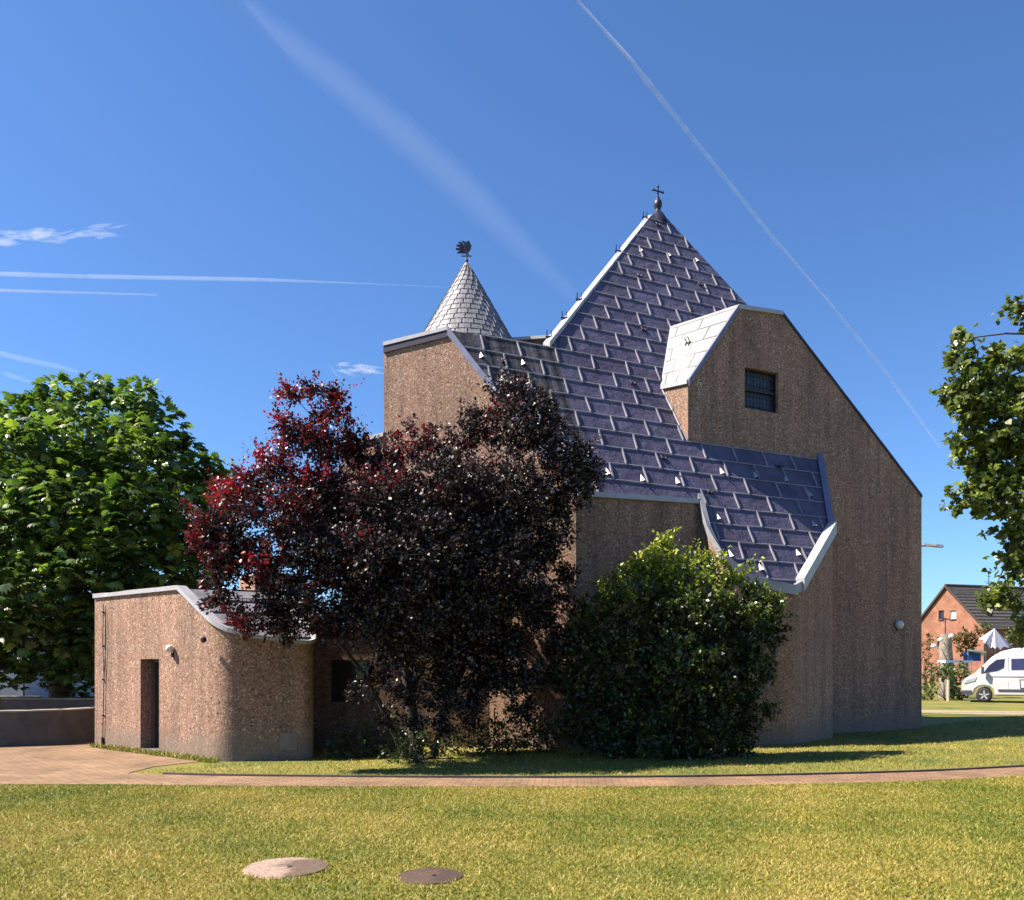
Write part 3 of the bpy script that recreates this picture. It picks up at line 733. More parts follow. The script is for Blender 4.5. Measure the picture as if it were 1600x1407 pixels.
def foliage(name, lobes, per_area, per_cluster, sigma, lsize, mat, parent, seed, roll=.5, tmpl=LEAF_Q, shell=.35, droop=.3, cmin=None, rndfn=None, shoots=0):
    rng = np.random.default_rng(seed)
    C, U = lobe_points(lobes, per_area, rng, shell)
    if cmin is not None: k = cmin(C); C = C[k]; U = U[k]
    n = len(C); m_ = per_cluster
    # each cluster is a leafy twig: leaves strung along a short outward shoot
    td = U+rng.normal(0, .55, (n,3)); td[:,2] += .35; td /= np.linalg.norm(td, axis=1, keepdims=True)
    tl = sigma*rng.uniform(2.0, 4.6, n); tt0 = rng.random(n*m_)**.8
    P = np.repeat(C-td*(tl*.45)[:,None], m_, 0)+np.repeat(td*tl[:,None], m_, 0)*tt0[:,None]+rng.normal(0, 1, (n*m_,3))*sigma*.33
    dirs = np.repeat(td, m_, 0)*.9+rng.normal(0, .65, (n*m_,3)); dirs[:,2] -= droop
    size = lsize*rng.uniform(.6, 1.25, n*m_)
    V, Fc = leaf_arrays(P, dirs, size, rng, tmpl, roll)
    rnd = np.clip(np.repeat(rng.random(n), m_)*.55+rng.random(n*m_)*.45, 0, 1)
    if shoots:      # leafy shoots standing out of the crown
        ix = rng.integers(0, n, shoots); dr_ = U[ix]*.7+rng.normal(0,.25,(shoots,3)); dr_[:,2] += .75; dr_ /= np.linalg.norm(dr_,axis=1,keepdims=True)
        L_ = rng.uniform(.15,.65,shoots); k_ = 16; tt = np.tile(np.linspace(0,1,k_), shoots)
        Ps = np.repeat(C[ix],k_,0)+np.repeat(dr_*L_[:,None],k_,0)*tt[:,None]+rng.normal(0,.03,(shoots*k_,3)); ds = np.repeat(dr_,k_,0)*.5+rng.normal(0,.7,(shoots*k_,3))
        V2, _ = leaf_arrays(Ps, ds, lsize*rng.uniform(.5,1,shoots*k_), rng, tmpl, roll); V = np.concatenate([V, V2]); Fc = np.arange(len(V)).reshape(-1, len(tmpl))
        P = np.concatenate([P, Ps]); rnd = np.concatenate([rnd, rng.uniform(.3,1,len(Ps))])
    if rndfn is not None: rnd = rndfn(P, rnd)
    rnd = np.repeat(rnd, len(tmpl))
    o = fast_mesh(name, V, Fc, mat, rnd, parent)
    return o, C

# ---- horse chestnut on the left, palmate drooping leaves
ch = empty('chestnut_tree', (-12.8, 23.5, 0)); tag(ch, 'large dense green chestnut tree behind the annex, drooping palmate leaves', 'tree')
CL = [(98,618,34,22),(150,612,30,22.5),(218,632,38,22),(25,655,42,22),(60,650,40,22.5),(180,650,50,23),(255,670,42,22),(120,690,70,21),(40,730,80,21),(-60,700,90,22),(210,720,70,21),(285,720,42,22.5),(320,745,36,23),(348,735,18,22.6),(352,765,18,22.4),(345,800,24,22.2),
      (100,800,90,20.5),(200,820,85,20.5),(290,810,60,21.5),(335,790,30,22.5),(0,850,90,20.5),(-110,850,110,22),(140,900,85,20.3),(240,900,70,20.8),(310,880,48,21.5),(50,940,85,20.3),(-60,980,90,21),
      (150,985,65,20.6),(220,960,60,21.5),(60,1020,52,20.8),(0,1035,52,20.8),(120,1030,45,21),(-90,1050,60,22),(100,760,120,25),(220,780,110,25.5),(100,920,130,25.5),(250,900,90,25),(-50,800,160,25.5),(130,1020,75,24)]
mch = mat_leaf('chestnut_leaf', [(0,(.020,.044,.012)),(.4,(.06,.11,.026)),(.75,(.15,.23,.048)),(1,(.27,.36,.08))], .38, .30)
rng = np.random.default_rng(21)
C, U = lobe_points(CL, 98, rng, .28)
n = len(C); K_ = 7; vs = []; 
out = U.copy(); out[:,2] = np.abs(out[:,2])*.5; out += rng.normal(0,.38,out.shape)
M = frames(out, rng, .42)
sz = rng.uniform(.13,.28,n)
angs = np.linspace(-1.35, 1.35, K_)
LT = np.array([[0,0,0],[.11,.45,.03],[.17,.74,.0],[0,1.0,-.16],[-.17,.74,.0],[-.11,.45,.03]])
Vs = []
for k in range(K_):
    a = angs[k]; sc_ = 1-.28*abs(a)/1.35
    ca, sa = math.cos(a), math.sin(a)
    T = LT*sc_; T = np.stack([T[:,0]*ca+T[:,1]*sa, -T[:,0]*sa+T[:,1]*ca, T[:,2]-.28*T[:,1]**2], 1)
    Vs.append(np.einsum('nij,kj->nki', M, T)*sz[:,None,None]+C[:,None,:])
V = np.stack(Vs, 1).reshape(-1,3); Fc = np.arange(len(V)).reshape(-1,6)
base_r = np.clip(rng.random(n)*.8+.15*(U[:,2]), 0, 1)
rn_ = np.repeat(np.clip(np.repeat(base_r, K_)+rng.normal(0,.06,n*K_),0,1), 6)
fast_mesh('crown', V, Fc, mch, rn_, ch)
branches('x', None, CL[::2], BARK, ch, .34, 4, [(-12.8,23.5,-.1),(-12.7,23.5,2),(-12.6,23.4,4.2),(-12.4,23.3,6.5)], C, 250)

# ---- purple-leaved plum in front of the church
pt = empty('purple_leaf_tree', (-1.75, 15.5, 0)); tag(pt, 'wide purple-leaved plum tree with dark red glossy leaves in front of church', 'tree')
PL0 = [(452,612,17,15),(470,622,14,15),(495,604,16,15),(512,612,15,15),(525,640,24,15),(500,650,16,15),(447,668,18,14.8),(470,690,38,14.8),(520,690,40,15),(560,705,30,15.2),(590,735,26,15.2),(420,740,42,14.6),(375,775,44,14.4),(330,820,34,14.2),(310,850,20,14.2),(360,850,42,14.2),(345,890,32,14.2),
      (440,800,60,14.5),(500,770,60,14.8),(420,880,55,14.3),(500,880,60,14.4),(618,712,26,15.2),(655,690,32,15.2),(600,790,66,14.8),(700,705,22,15.4),(733,645,17,15.4),(740,680,30,15.4),(700,770,66,14.9),(785,625,24,15.6),(815,610,24,15.6),(840,640,28,15.6),(800,670,45,15.5),
      (860,685,36,15.7),(905,720,32,15.8),(930,742,18,15.8),(870,750,46,15.7),(800,770,62,15.1),(650,860,76,14.6),(770,870,66,14.8),(850,840,44,15.5),(560,880,60,14.4),(880,800,26,15.8),(560,960,50,14.4),(490,945,46,14.2),(430,950,40,14.2),(385,975,26,14.2),(340,935,24,14.2),(450,985,26,14.2),(520,990,26,14.3),
      (640,950,66,14.7),(730,950,62,14.8),(810,930,46,15.2),(850,930,30,15.6),(700,1020,50,15.2),(790,1010,38,15.6),(620,1010,40,15),(700,1075,34,15.3),(765,1055,36,15.5),(820,1060,28,15.8),(640,1080,26,15.2),(590,1060,24,15.2),(600,1120,18,15.3),(690,1110,24,15.1),(735,1095,24,15.2),(560,1085,18,15.2),(650,1125,18,15),(700,1140,16,15),(830,960,34,16),(600,840,80,16.2),(740,800,90,16.3),(500,820,60,16),(680,930,80,16.2),(600,760,55,17.0),(690,785,50,17.0),(540,800,50,17.0),(755,850,40,16.9),(640,860,62,17.0),(700,930,48,17.0),(590,940,50,16.9),(780,780,40,16.8),(830,800,36,16.5),(760,960,40,16.8),(820,880,38,16.5),(850,960,26,16.3),(880,900,20,16.0),(895,940,16,16.0),(870,1000,20,16.0),(915,770,16,15.9),(800,1000,34,16.6),(850,1060,24,16.5),(785,1065,30,16.3),(862,1015,22,16.5),(745,1010,34,16.6),(820,1110,22,16.3),(740,1120,22,16.0),(700,1000,36,16.9),(640,1050,30,16.6)]  # rear lobes added to shade the pale wall, low ones to darken the recess
PL = [(x, y, r_*.90, d-(.75 if y > 780 and x < 700 else .3)) for x, y, r_, d in PL0]  # lower left lobes pulled forward to throw shade on the path
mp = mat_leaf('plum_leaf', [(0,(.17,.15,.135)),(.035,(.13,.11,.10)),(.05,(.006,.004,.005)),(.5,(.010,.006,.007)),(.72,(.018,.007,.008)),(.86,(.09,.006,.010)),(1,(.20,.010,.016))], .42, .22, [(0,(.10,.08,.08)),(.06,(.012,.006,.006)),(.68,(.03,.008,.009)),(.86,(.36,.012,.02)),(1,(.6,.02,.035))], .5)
def red_and_glints(P, r):
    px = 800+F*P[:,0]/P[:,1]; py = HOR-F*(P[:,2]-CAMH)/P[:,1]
    # red of backlit leaves at the upper left, put into the leaf colour
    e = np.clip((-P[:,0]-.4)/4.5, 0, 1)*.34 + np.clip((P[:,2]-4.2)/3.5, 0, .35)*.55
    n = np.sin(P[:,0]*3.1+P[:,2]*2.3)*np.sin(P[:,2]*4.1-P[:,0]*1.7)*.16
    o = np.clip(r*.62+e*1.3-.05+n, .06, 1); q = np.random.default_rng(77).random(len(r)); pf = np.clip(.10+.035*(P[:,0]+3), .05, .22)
    o[q < pf] = .01; return o  # pale leaves sprinkled in as sun glints
_, C = foliage('crown', PL, 125, 30, .105, .076, mp, pt, 5, 1.2, LEAF_Q, .42, .1, rndfn=red_and_glints, shoots=1100)
BARKD = plain('dark_bark', (.035,.027,.024), .85, 0, .35, 8, .02)
branches('x', None, PL[::2], BARKD, pt, .13, 9, [(-1.75,15.5,-.1),(-1.85,15.45,.8),(-1.95,15.35,1.6),(-2.05,15.2,2.6),(-1.9,15.1,3.8)], C, 700, .012)
g = MB(); g.tube([(-1.5,15.5,-.1),(-1.25,15.45,.9),(-.8,15.4,1.9),(-.3,15.4,3.0),(0,15.4,4)], [.06,.055,.05,.04,.03], 8); g.tube([(-1.95,15.5,-.1),(-2.3,15.3,.8),(-2.7,15.1,1.6),(-3.3,14.9,2.4)], [.055,.05,.04,.03], 8); g.build('side_stem', BARKD, pt)
# ---- green shrub in front of the bay
bs = empty('green_shrub', (3.3, 16.2, 0)); tag(bs, 'tall rounded green shrub with its sunlit top coloured yellow-green beneath the big lead roof', 'shrub')
BLb = [(1045,845,15,16.2),(1032,866,20,16.2),(985,890,18,16),(1010,888,22,16.1),(1066,884,18,16.2),(1112,884,22,16.2),(1145,902,20,16.3),(1180,930,20,16.4),(1215,950,17,16.5),(1190,955,30,16.3),(1040,905,44,15.9),(955,925,28,15.9),(925,968,30,15.9),(890,1000,22,16),(1000,960,60,15.6),(1080,960,66,15.5),(1150,975,50,15.9),(1195,990,30,16.2),
       (915,1020,42,15.9),(975,1040,62,15.5),(1060,1050,76,15.3),(1140,1050,60,15.6),(1180,1040,34,16),(930,1100,52,15.8),(1010,1120,66,15.5),(1100,1130,62,15.5),(1160,1110,44,15.8),(900,1140,30,15.8),(960,1160,34,15.6),(1060,1165,34,15.5),(1150,1160,30,15.8),(905,1080,34,16.1),(880,1050,26,16.1)]
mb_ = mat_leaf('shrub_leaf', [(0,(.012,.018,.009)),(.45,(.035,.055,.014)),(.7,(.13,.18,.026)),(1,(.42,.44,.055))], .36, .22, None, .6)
def tips(P, r): return np.clip(r*.72+np.clip((P[:,2]-2.5)/1.5, 0, 1)*.55-.06, 0, 1)  # leaves paler with height: sun on the top put into the colour
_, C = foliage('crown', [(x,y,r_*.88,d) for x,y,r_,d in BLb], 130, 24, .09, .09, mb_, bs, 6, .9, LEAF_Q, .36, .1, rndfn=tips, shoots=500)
branches('x', None, BLb[::2], BARK, bs, .07, 3, [(3.3,16.3,-.1),(3.3,16.3,.5),(3.25,16.2,1.2),(3.3,16.1,2.2)], C, 200, .008)
# ---- linden reaching in from the right
lt = empty('linden_tree', (9.9, 12.2, 0)); tag(lt, 'light green linden tree reaching in at the right edge with heart-shaped leaves', 'tree')
LL = [(1500,530,11,11.8),(1502,560,20,11.8),(1500,600,24,11.7),(1515,640,36,11.7),(1493,610,12,11.7),(1545,600,28,11.8),(1560,560,16,11.8),(1590,555,22,11.8),(1585,615,40,11.8),(1560,670,48,11.7),(1500,695,22,11.7),(1535,720,26,11.7),(1590,700,50,11.8),(1525,765,24,11.6),(1500,785,16,11.6),(1560,775,34,11.6),(1600,770,44,11.7),(1580,825,26,11.7),(1595,870,30,11.7),
      (1583,900,16,11.7),(1560,935,14,11.6),(1545,940,12,11.6),(1585,945,16,11.6),(1600,975,14,11.6),(1590,488,12,11.8),(1610,492,16,11.8),(1670,610,62,12),(1680,720,80,12),(1680,850,60,12),(1790,640,110,12.3),(1780,800,130,12.4),(1700,950,60,12),(1880,700,140,12.5)]
ml = mat_leaf('linden_leaf', [(0,(.04,.055,.02)),(.5,(.09,.12,.03)),(.8,(.19,.23,.05)),(1,(.33,.36,.12))], .4, .28)
HEART = np.array([[0,0,0],[.38,.05,.04],[.46,.42,.07],[0,1,-.12],[-.46,.42,.07],[-.38,.05,.04]])
_, C = foliage('crown', LL, 150, 16, .085, .082, ml, lt, 8, .9, HEART, .4, .35)
branches('x', None, LL, BARK, lt, .2, 2, [(9.9,12.2,-.1),(9.9,12.2,2),(9.8,12.2,4),(9.5,12.1,6)], C, 300, .009)
# ---- dark undergrowth at the foot of the walls
def shrub(name, lobes, label, seed, mat, sz=.07, dens=150, group=None, cat='shrub'):
    c = at(*lobes[0][:2], lobes[0][3]); e = empty(name, (c.x, c.y, 0)); tag(e, label, cat, group)
    _, C = foliage('foliage', lobes, dens, 9, .08, sz, mat, e, seed, .9)
    g = MB(); rr = random.Random(seed)
    for i in range(12):
        p = Vector(C[rr.randrange(len(C))]); g.tube([(c.x+rr.uniform(-.15,.15), c.y+rr.uniform(-.1,.1), 0), Vector((c.x,c.y,0)).lerp(p,.6), p], [.014,.009,.004], 4, False)
    g.build('stem', BARK, e); return e
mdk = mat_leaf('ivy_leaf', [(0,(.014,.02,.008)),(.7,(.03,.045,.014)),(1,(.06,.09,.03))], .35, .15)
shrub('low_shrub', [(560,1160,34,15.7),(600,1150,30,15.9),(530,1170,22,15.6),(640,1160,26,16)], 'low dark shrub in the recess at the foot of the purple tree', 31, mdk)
shrub('low_shrub', [(760,1150,30,16.4),(720,1160,26,16.2),(805,1140,36,16.5),(790,1170,24,16.3)], 'low dark shrub against the wall just right of the purple tree trunk', 32, mdk)  # made larger to darken the wall lying in tree shade
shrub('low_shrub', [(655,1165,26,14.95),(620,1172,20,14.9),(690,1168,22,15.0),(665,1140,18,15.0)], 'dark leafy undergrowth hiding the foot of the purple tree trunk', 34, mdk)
shrub('shade_foliage', [(845,1130,26,16.8),(835,1085,18,16.9),(852,1160,26,16.6),(860,1050,16,16.9),(868,1000,12,16.9),(825,1160,20,16.6)], 'narrow dark foliage added for the tree shade on the wall left of the green shrub', 33, mdk, cat='climbing plant')  # added leaves stand in for the plum's shade on the wall

# weeds along the annex base
g_pts = []; rng = np.random.default_rng(4)
for _ in range(1500):
    s = rng.random(); p = A1.lerp(CN, s**.8)+nl*rng.uniform(.02,.22); g_pts.append((p.x, p.y, 0.01))
P = np.array(g_pts); dirs = rng.normal(0,.5,P.shape); dirs[:,2] = 1
V, Fc = leaf_arrays(P, dirs, rng.uniform(.03,.12,len(P)), rng, LEAF_Q*np.array([.5,1,1]), 1)
o = fast_mesh('weeds', V, Fc, mat_leaf('weed_leaf', [(0,(.13,.15,.03)),(.6,(.26,.25,.06)),(1,(.34,.28,.10))], .6, .2), np.repeat(rng.random(len(P)), 4)); tag(o, kind='stuff')

# ------------------------------------------------------------------ lawn blades (one object)
rng = np.random.default_rng(9)
def blades(n, y0, y1, keep, hmin, hmax, wid):
    y = np.sqrt(rng.random(n)*(y1*y1-y0*y0)+y0*y0); x = (rng.random(n)*1700-50-800)/F*y
    k = keep(x, y); x = x[k]; y = y[k]; n = len(x)
    a = rng.random(n)*2*np.pi; h = rng.uniform(hmin, hmax, n); le = rng.normal(0, .75, (n,2))*h[:,None]; w_ = wid*rng.uniform(.7,1.4,n)
    b0 = np.stack([x-np.cos(a)*w_, y-np.sin(a)*w_, np.zeros(n)], 1); b1 = np.stack([x+np.cos(a)*w_, y+np.sin(a)*w_, np.zeros(n)], 1)
    tp = np.stack([x+le[:,0], y+le[:,1], h], 1)
    ns = np.sin(x*.9+np.sin(y*.7)*1.3)*np.sin(y*1.1+np.cos(x*.6)*1.7)
    ns2 = np.sin(x*2.7+y*1.9)*np.sin(y*3.3-x*1.4)
    r = np.clip(.46+.24*ns+.15*ns2+.16*np.clip((7.6-y)/1.5,0,1)+rng.normal(0,.30,n), 0, 1)
    return np.stack([b0,b1,tp],1).reshape(-1,3), np.repeat(r, 3)
fx = np.array([p.x for p in far]); fy = np.array([p.y for p in far]); nx = np.array([p.x for p in near]); ny = np.array([p.y for p in near])
NY = lambda x: np.interp(x, nx, ny); FY = lambda x: np.interp(x, fx, fy)
covers = [(gp(447,1357), .37), (gp(673,1370), .28)]
def kn(x, y):
    k = y < NY(x)+rng.normal(0,.025,len(x))
    for c, r in covers: k &= ((x-c.x)**2+(y-c.y)**2) > (r*(.93+rng.normal(0,.07,len(x))-.05*np.sin(5*np.arctan2(y-c.y,x-c.x))))**2
    return k
xs_ = np.array([-5.75,-5.2,-3.5,20]); 
def kf(x, y):
    k = (y > FY(x)+.06) & (x > gp(205,1209).x+(y-gp(205,1209).y)*.75)
    # outside the church and annex plan
    k &= ~((x < -3.4) & (y > 14.9)); k &= y < 16.7+np.clip((x-4)*.9, 0, 40)
    return k
v1, r1 = blades(360000, 5.9, 13.6, kn, .010, .036, .0050)
v2, r2 = blades(170000, 12, 30, kf, .02, .055, .006)
V = np.concatenate([v1, v2]); rr_ = np.concatenate([r1, r2])
mgz, t, b = newmat('grass_blade'); a = t.nodes.new('ShaderNodeAttribute'); a.attribute_name = 'rnd'
colg = ramp(t, a.outputs['Fac'], [(0,(.06,.12,.008)),(.35,(.17,.19,.014)),(.65,(.30,.265,.028)),(.85,(.42,.33,.06)),(1,(.48,.34,.12))])
t.links.new(colg, b.inputs['Base Color']); b.inputs['Roughness'].default_value = .6
tr = t.nodes.new('ShaderNodeBsdfTranslucent'); t.links.new(colg, tr.inputs[0]); ms = t.nodes.new('ShaderNodeMixShader'); ms.inputs[0].default_value = .3
t.links.new(b.outputs[0], ms.inputs[1]); t.links.new(tr.outputs[0], ms.inputs[2]); t.links.new(ms.outputs[0], t.nodes['Material Output'].inputs[0])
o = fast_mesh('grass', V, np.arange(len(V)).reshape(-1,3), mgz, rr_); tag(o, kind='stuff')

# manhole covers
def cover(c, r, mat, label, mat2=None, hh=.014):
    e = empty('manhole_cover', (c.x, c.y, 0)); tag(e, label, 'manhole cover', 'manhole covers in the lawn')
    g = MB(); rr = random.Random(int(r*100)); n = 40; prof = []
    vs = []
    for k in range(n):
        a = 2*math.pi*k/n; q = r*(1+rr.uniform(-.025,.02)); vs.append(Vector((c.x+q*math.cos(a), c.y+q*math.sin(a), 0)))
    g.add([v for v in vs]+[Vector((c.x+(v.x-c.x)*.97, c.y+(v.y-c.y)*.97, hh)) for v in vs], [tuple(range(n,2*n))]+[(i,(i+1)%n,n+(i+1)%n,n+i) for i in range(n)])
    g.build('slab', mat, e)
    g = MB()
    g.lathe((c.x+.03,c.y,hh-.004), [(.02,0),(.02,.008)], 10); g.build('lifting_hole', BLACK, e)
def covermat(name, c1, c2, off):
    m, t, b = newmat(name); c = coords(t); f = noise(t, c, 2.2, 6, .7)
    s = t.nodes.new('ShaderNodeSeparateXYZ'); t.links.new(c, s.inputs[0]); ff = math_(t, 'ADD', f, math_(t, 'MULTIPLY', math_(t, 'SUBTRACT', s.outputs[0], off), .9))
    col = ramp(t, ff, [(.44, c1), (.58, c2)]); col = mix(t, col, ramp(t, noise(t, c, 35, 4), [(.3,.6),(.7,1.2)]), 1, 'MULTIPLY')
    t.links.new(col, b.inputs['Base Color']); b.inputs['Roughness'].default_value = .85; bump(t, b, noise(t, c, 30, 5), .7, .012); return m
cover(covers[0][0], .36, covermat('cover_concrete', (.28,.2,.155), (.10,.065,.045), covers[0][0].x), 'larger pale round concrete manhole cover in the lawn, darker brown on its right side')
cover(covers[1][0], .27, covermat('cover_rust', (.075,.043,.03), (.045,.025,.018), covers[1][0].x), 'smaller dark rusty brown round manhole cover in the lawn', hh=.010)

# ------------------------------------------------------------------ left background
def lowwall(pts, h, th, label, name='low_wall'):
    e = empty(name, (pts[0][0], pts[0][1], 0)); tag(e, label, 'wall', 'low concrete walls beside the plaza')
    P = inter([Vector((x,y,0)) for x,y in pts], 6); g = MB(); c_ = MB()
    coping([p+up1*h for p in P], 'body', th/2, th/2, 0, h, CONC, e)
    o = coping([p+up1*h for p in P], 'cap', th/2+.01, th/2+.01, .03, 0, plain('sunlit_wall_top', (.26,.235,.19), .8, 0, .25, 4, .01), e)  # paler top: sunlight on the wall head put into the colour
lowwall([(-16,16.6),(-13,17.1),(-11,17.75),(-10.1,18.2),(-9.7,19.0),(-9.9,20.2)], .74, .3, 'curved low concrete wall with sunlit pale top, nearest the plaza')
lowwall([(-12.9,21.2),(-12,21.0),(-10.5,20.9),(-8.8,20.8)], .88, .25, 'low concrete wall, coloured dark for deep shade, behind the curved one, touching the annex')
lowwall([(-24,25),(-19,26),(-15,26.5)], .72, .3, 'short pale concrete wall at the left edge, farthest back')
RENDER = plain('pale_render', (.4,.38,.46), .8, 0, .05, 2)
hb = empty('white_building', (-26, 46, 0)); tag(hb, 'pale lilac rendered building under the chestnut branches at left', 'building')
g = MB(); g.box((-28.5,44,2.4), (10,8,4.8)); g.build('wall', RENDER, hb); g = MB(); g.box((-28.5,44,4.95), (10.6,8.6,.3)); g.build('roof', DARKM, hb)
g = MB(); g.tube([(-23.45,39.95,0),(-23.45,39.95,4.8)], .05, 8); g.tube([(-24.9,39.95,0),(-24.9,39.95,4.8)], .04, 8); g.build('downpipe', CONC, hb)
gb = empty('garden_wall', (-20, 52, 0)); tag(gb, 'bright white garden wall beyond the parked cars at left', 'wall'); g = MB(); g.box((-23,58,1.0),(26,.3,2.0)); g.build('body', WHITE, gb); g = MB(); g.box((-23,58,2.04),(26.2,.4,.08)); g.build('cap', CONC, gb)
GLASS = plain('car_glass', (.02,.022,.05), .15, 0, .1)
TYRE = plain('tyre_rubber', (.02,.02,.022), .8); RIM = plain('rim', (.6,.6,.62), .3, .6)
def wheel(parent, c, r, n, w=.2):
    wl = empty('wheel', c); wl.parent = parent; wl.matrix_parent_inverse = parent.matrix_world.inverted(); bpy.context.view_layer.update()
    n = Vector(n); g = MB(); g.lathe(Vector(c)-n*w, [(r*.66,0),(r,.02),(r,w-.03),(r*.92,w),(r*.66,w)], 24, n); sub(g, 'tyre', TYRE, wl)
    g = MB(); g.lathe(Vector(c)-n*.05, [(r*.66,0),(r*.62,.03),(r*.2,.02),(r*.15,.05),(.001,.05)], 20, n)
    for k in range(5):
        a = k*2*math.pi/5; q = Vector((0,0,1)); q.rotate(Matrix.Rotation(a, 3, n)); g.bar(Vector(c)+q*r*.12, Vector(c)+q*r*.62, .07, .03, n)
    sub(g, 'rim', RIM, wl)
def vehicle(name, o, rz, prof, width, label, cat, mat, wheels, r, wins, extras=None):
    """prof: side outline (x,z), heading -x; near side at local y=0, far side y=width"""
    e = empty(name, o, rz); tag(e, label, cat); Mw = e.matrix_world.copy()
    T = lambda x, y, z: Mw @ Vector((x, y, z))
    inset = lambda z: .02+max(0, z-1.0)*.10
    g = MB(); n = len(prof)
    g.add([T(x, inset(z), z) for x, z in prof]+[T(x, width-inset(z), z) for x, z in prof], [tuple(range(n)), tuple(range(2*n-1,n-1,-1))]+[(i,(i+1)%n,n+(i+1)%n,n+i) for i in range(n)])
    b_ = g.build('body', mat, e, bevel=.05)
    for nm, pts, m_ in wins:
        g = MB(); f = [T(x, inset(z)-.012, z) for x, z in pts]; bb = [T(x, inset(z)+.03, z) for x, z in pts]; k = len(pts)
        g.add(f+bb, [tuple(range(k)), tuple(range(2*k-1,k-1,-1))]+[(i,(i+1)%k,k+(i+1)%k,k+i) for i in range(k)]); g.build(nm, m_, e)
    nn = (T(0,-1,0)-T(0,0,0)).normalized()
    for x in wheels: wheel(e, T(x, .0, r), r, nn)
    for x in wheels: wheel(e, T(x, width, r), r, -nn)
    if extras: extras(e, T)
    return e
CARW = plain('white_car_paint', (.5,.5,.52), .25, 0, .02)
carprof = [(0,.3),(0,.65),(.1,.78),(.9,.95),(1.5,1.40),(2.0,1.48),(3.2,1.44),(3.9,1.1),(4.2,1.0),(4.25,.5),(4.2,.3),(3.75,.3),(3.6,.62),(3.35,.68),(3.1,.62),(2.95,.3),(1.25,.3),(1.1,.62),(.85,.68),(.6,.62),(.45,.3)]
carwins = [('side_window', [(1.15,1.0),(1.6,1.34),(2.2,1.38),(2.2,.98)], GLASS), ('side_window', [(2.27,.98),(2.27,1.38),(3.1,1.35),(3.5,1.05)], GLASS), ('headlight', [(.03,.62),(.05,.72),(.35,.80),(.35,.68)], WHITE)]
vehicle('parked_car', (-23.9,43.2,0), 0, carprof, 1.7, 'silver-white parked car under the chestnut, left of the two', 'car', CARW, (.85,3.35), .31, carwins)
vehicle('parked_car', (-21.3+2.2,45.5,0), 0, carprof, 1.7, 'white parked car under the chestnut beside the annex wall', 'car', CARW, (.85,3.35), .31, carwins)

# ------------------------------------------------------------------ right background
vprof = [(.10,.34),(0,.55),(.02,.90),(.14,1.10),(.55,1.36),(.72,1.55),(1.22,2.10),(1.60,2.36),(2.1,2.50),(3.2,2.58),(5.8,2.56),(5.98,2.40),(6.0,.42),(5.3,.36),(5.26,.60),(5.1,.72),(4.9,.76),(4.7,.72),(4.54,.60),(4.5,.36),(1.36,.34),(1.3,.60),(1.14,.74),(.92,.79),(.70,.74),(.54,.60),(.48,.34)]
DGL = plain('van_glass', (.035,.035,.10), .18, 0, .3, 3); TRIM = plain('van_trim', (.05,.045,.08), .6)
vw = [('cab_window', [(.90,1.38),(1.12,1.72),(1.42,1.98),(1.74,2.02),(1.70,1.62),(1.45,1.48)], GLASS),
      ('side_window', [(2.0,1.52),(2.0,2.02),(3.42,2.05),(3.42,1.55)], DGL), ('side_window', [(3.52,1.56),(3.52,2.05),(5.0,2.05),(5.0,1.58)], DGL),
      ('rub_strip', [(1.5,.50),(1.46,.62),(4.4,.66),(4.4,.50)], TRIM),
      ('hatch_surround', [(2.34,.66),(2.32,1.08),(2.72,1.08),(2.70,.66)], TRIM), ('waist_line', [(1.0,1.20),(1.0,1.215),(5.7,1.235),(5.7,1.22)], COPE),
      ('headlight', [(.10,.86),(.18,1.02),(.62,1.18),(.55,1.0)], RIM), ('door_gap', [(1.90,.5),(1.885,.5),(1.885,2.1),(1.90,2.1)], COPE), ('bumper', [(.02,.36),(.0,.55),(.42,.56),(.46,.36)], TRIM)]
def vx(e, T):
    g = MB(); f = [(2.38,.70),(2.36,1.04),(2.68,1.04),(2.66,.70)]; f1 = [T(x,-.006,z) for x,z in f]; g.poly(f1); g.build('service_hatch', CARW, e)
    g = MB(); g.box(T(.86,-.14,1.50), (.12,.16,.34), e.rotation_euler.z); g.bar(T(.95,.02,1.40), T(.88,-.12,1.40), .05,.05); g.build('mirror', TRIM, e, bevel=.03)
    g = MB(); g.poly([T(.82,.15,1.70), T(1.60,.16,2.22), T(1.60,1.85,2.22), T(1.12,1.85,1.60)]); 
    g2 = MB(); g2.add([T(.74,.2,1.60), T(1.18,.25,2.09), T(1.18,1.75,2.09), T(.74,1.8,1.60)], [(0,1,2,3)]); g2.build('windscreen', GLASS, e)
vehicle('camper_van', (21.05,38.96,0), R(-30), vprof, 2.0, 'white high-roof camper van parked on the grass verge at the right edge', 'van', CARW, (.92,4.9), .34, vw, vx)

BRK = mat_brick('orange_brick', (.31,.115,.065), (.23,.08,.048), (.28,.18,.13), 1, math.atan2(-.954,.3), True)
g_ = Vector((.3,-.954,0)); r_ = Vector((.954,.3,0)); HC = Vector((42.85,82,0)); hw = 4.35; hz = 5.35; az = 9.45; HL = 15
house = empty('brick_house', HC); tag(house, 'orange brick gabled house with dark tiled roof at the right', 'house')
Rr = HC+g_*hw; Ll = HC-g_*hw
wins_ = []
def onG(px, py): return on_plane(px, py, HC, r_)
def rect(x0,y0,x1,y1):
    a = onG(x0,y0); b = onG(x1,y1); return [a, Vector((b.x,b.y,a.z)), b, Vector((a.x,a.y,b.z))]
rs = [rect(1466.5,954.5,1475,967.5), rect(1484.5,954.5,1494,967), rect(1464.5,996,1476,1010.5)]
g = MB(); g.holed([Ll, Rr, Rr+up1*hz, HC+up1*az, Ll+up1*hz], rs)
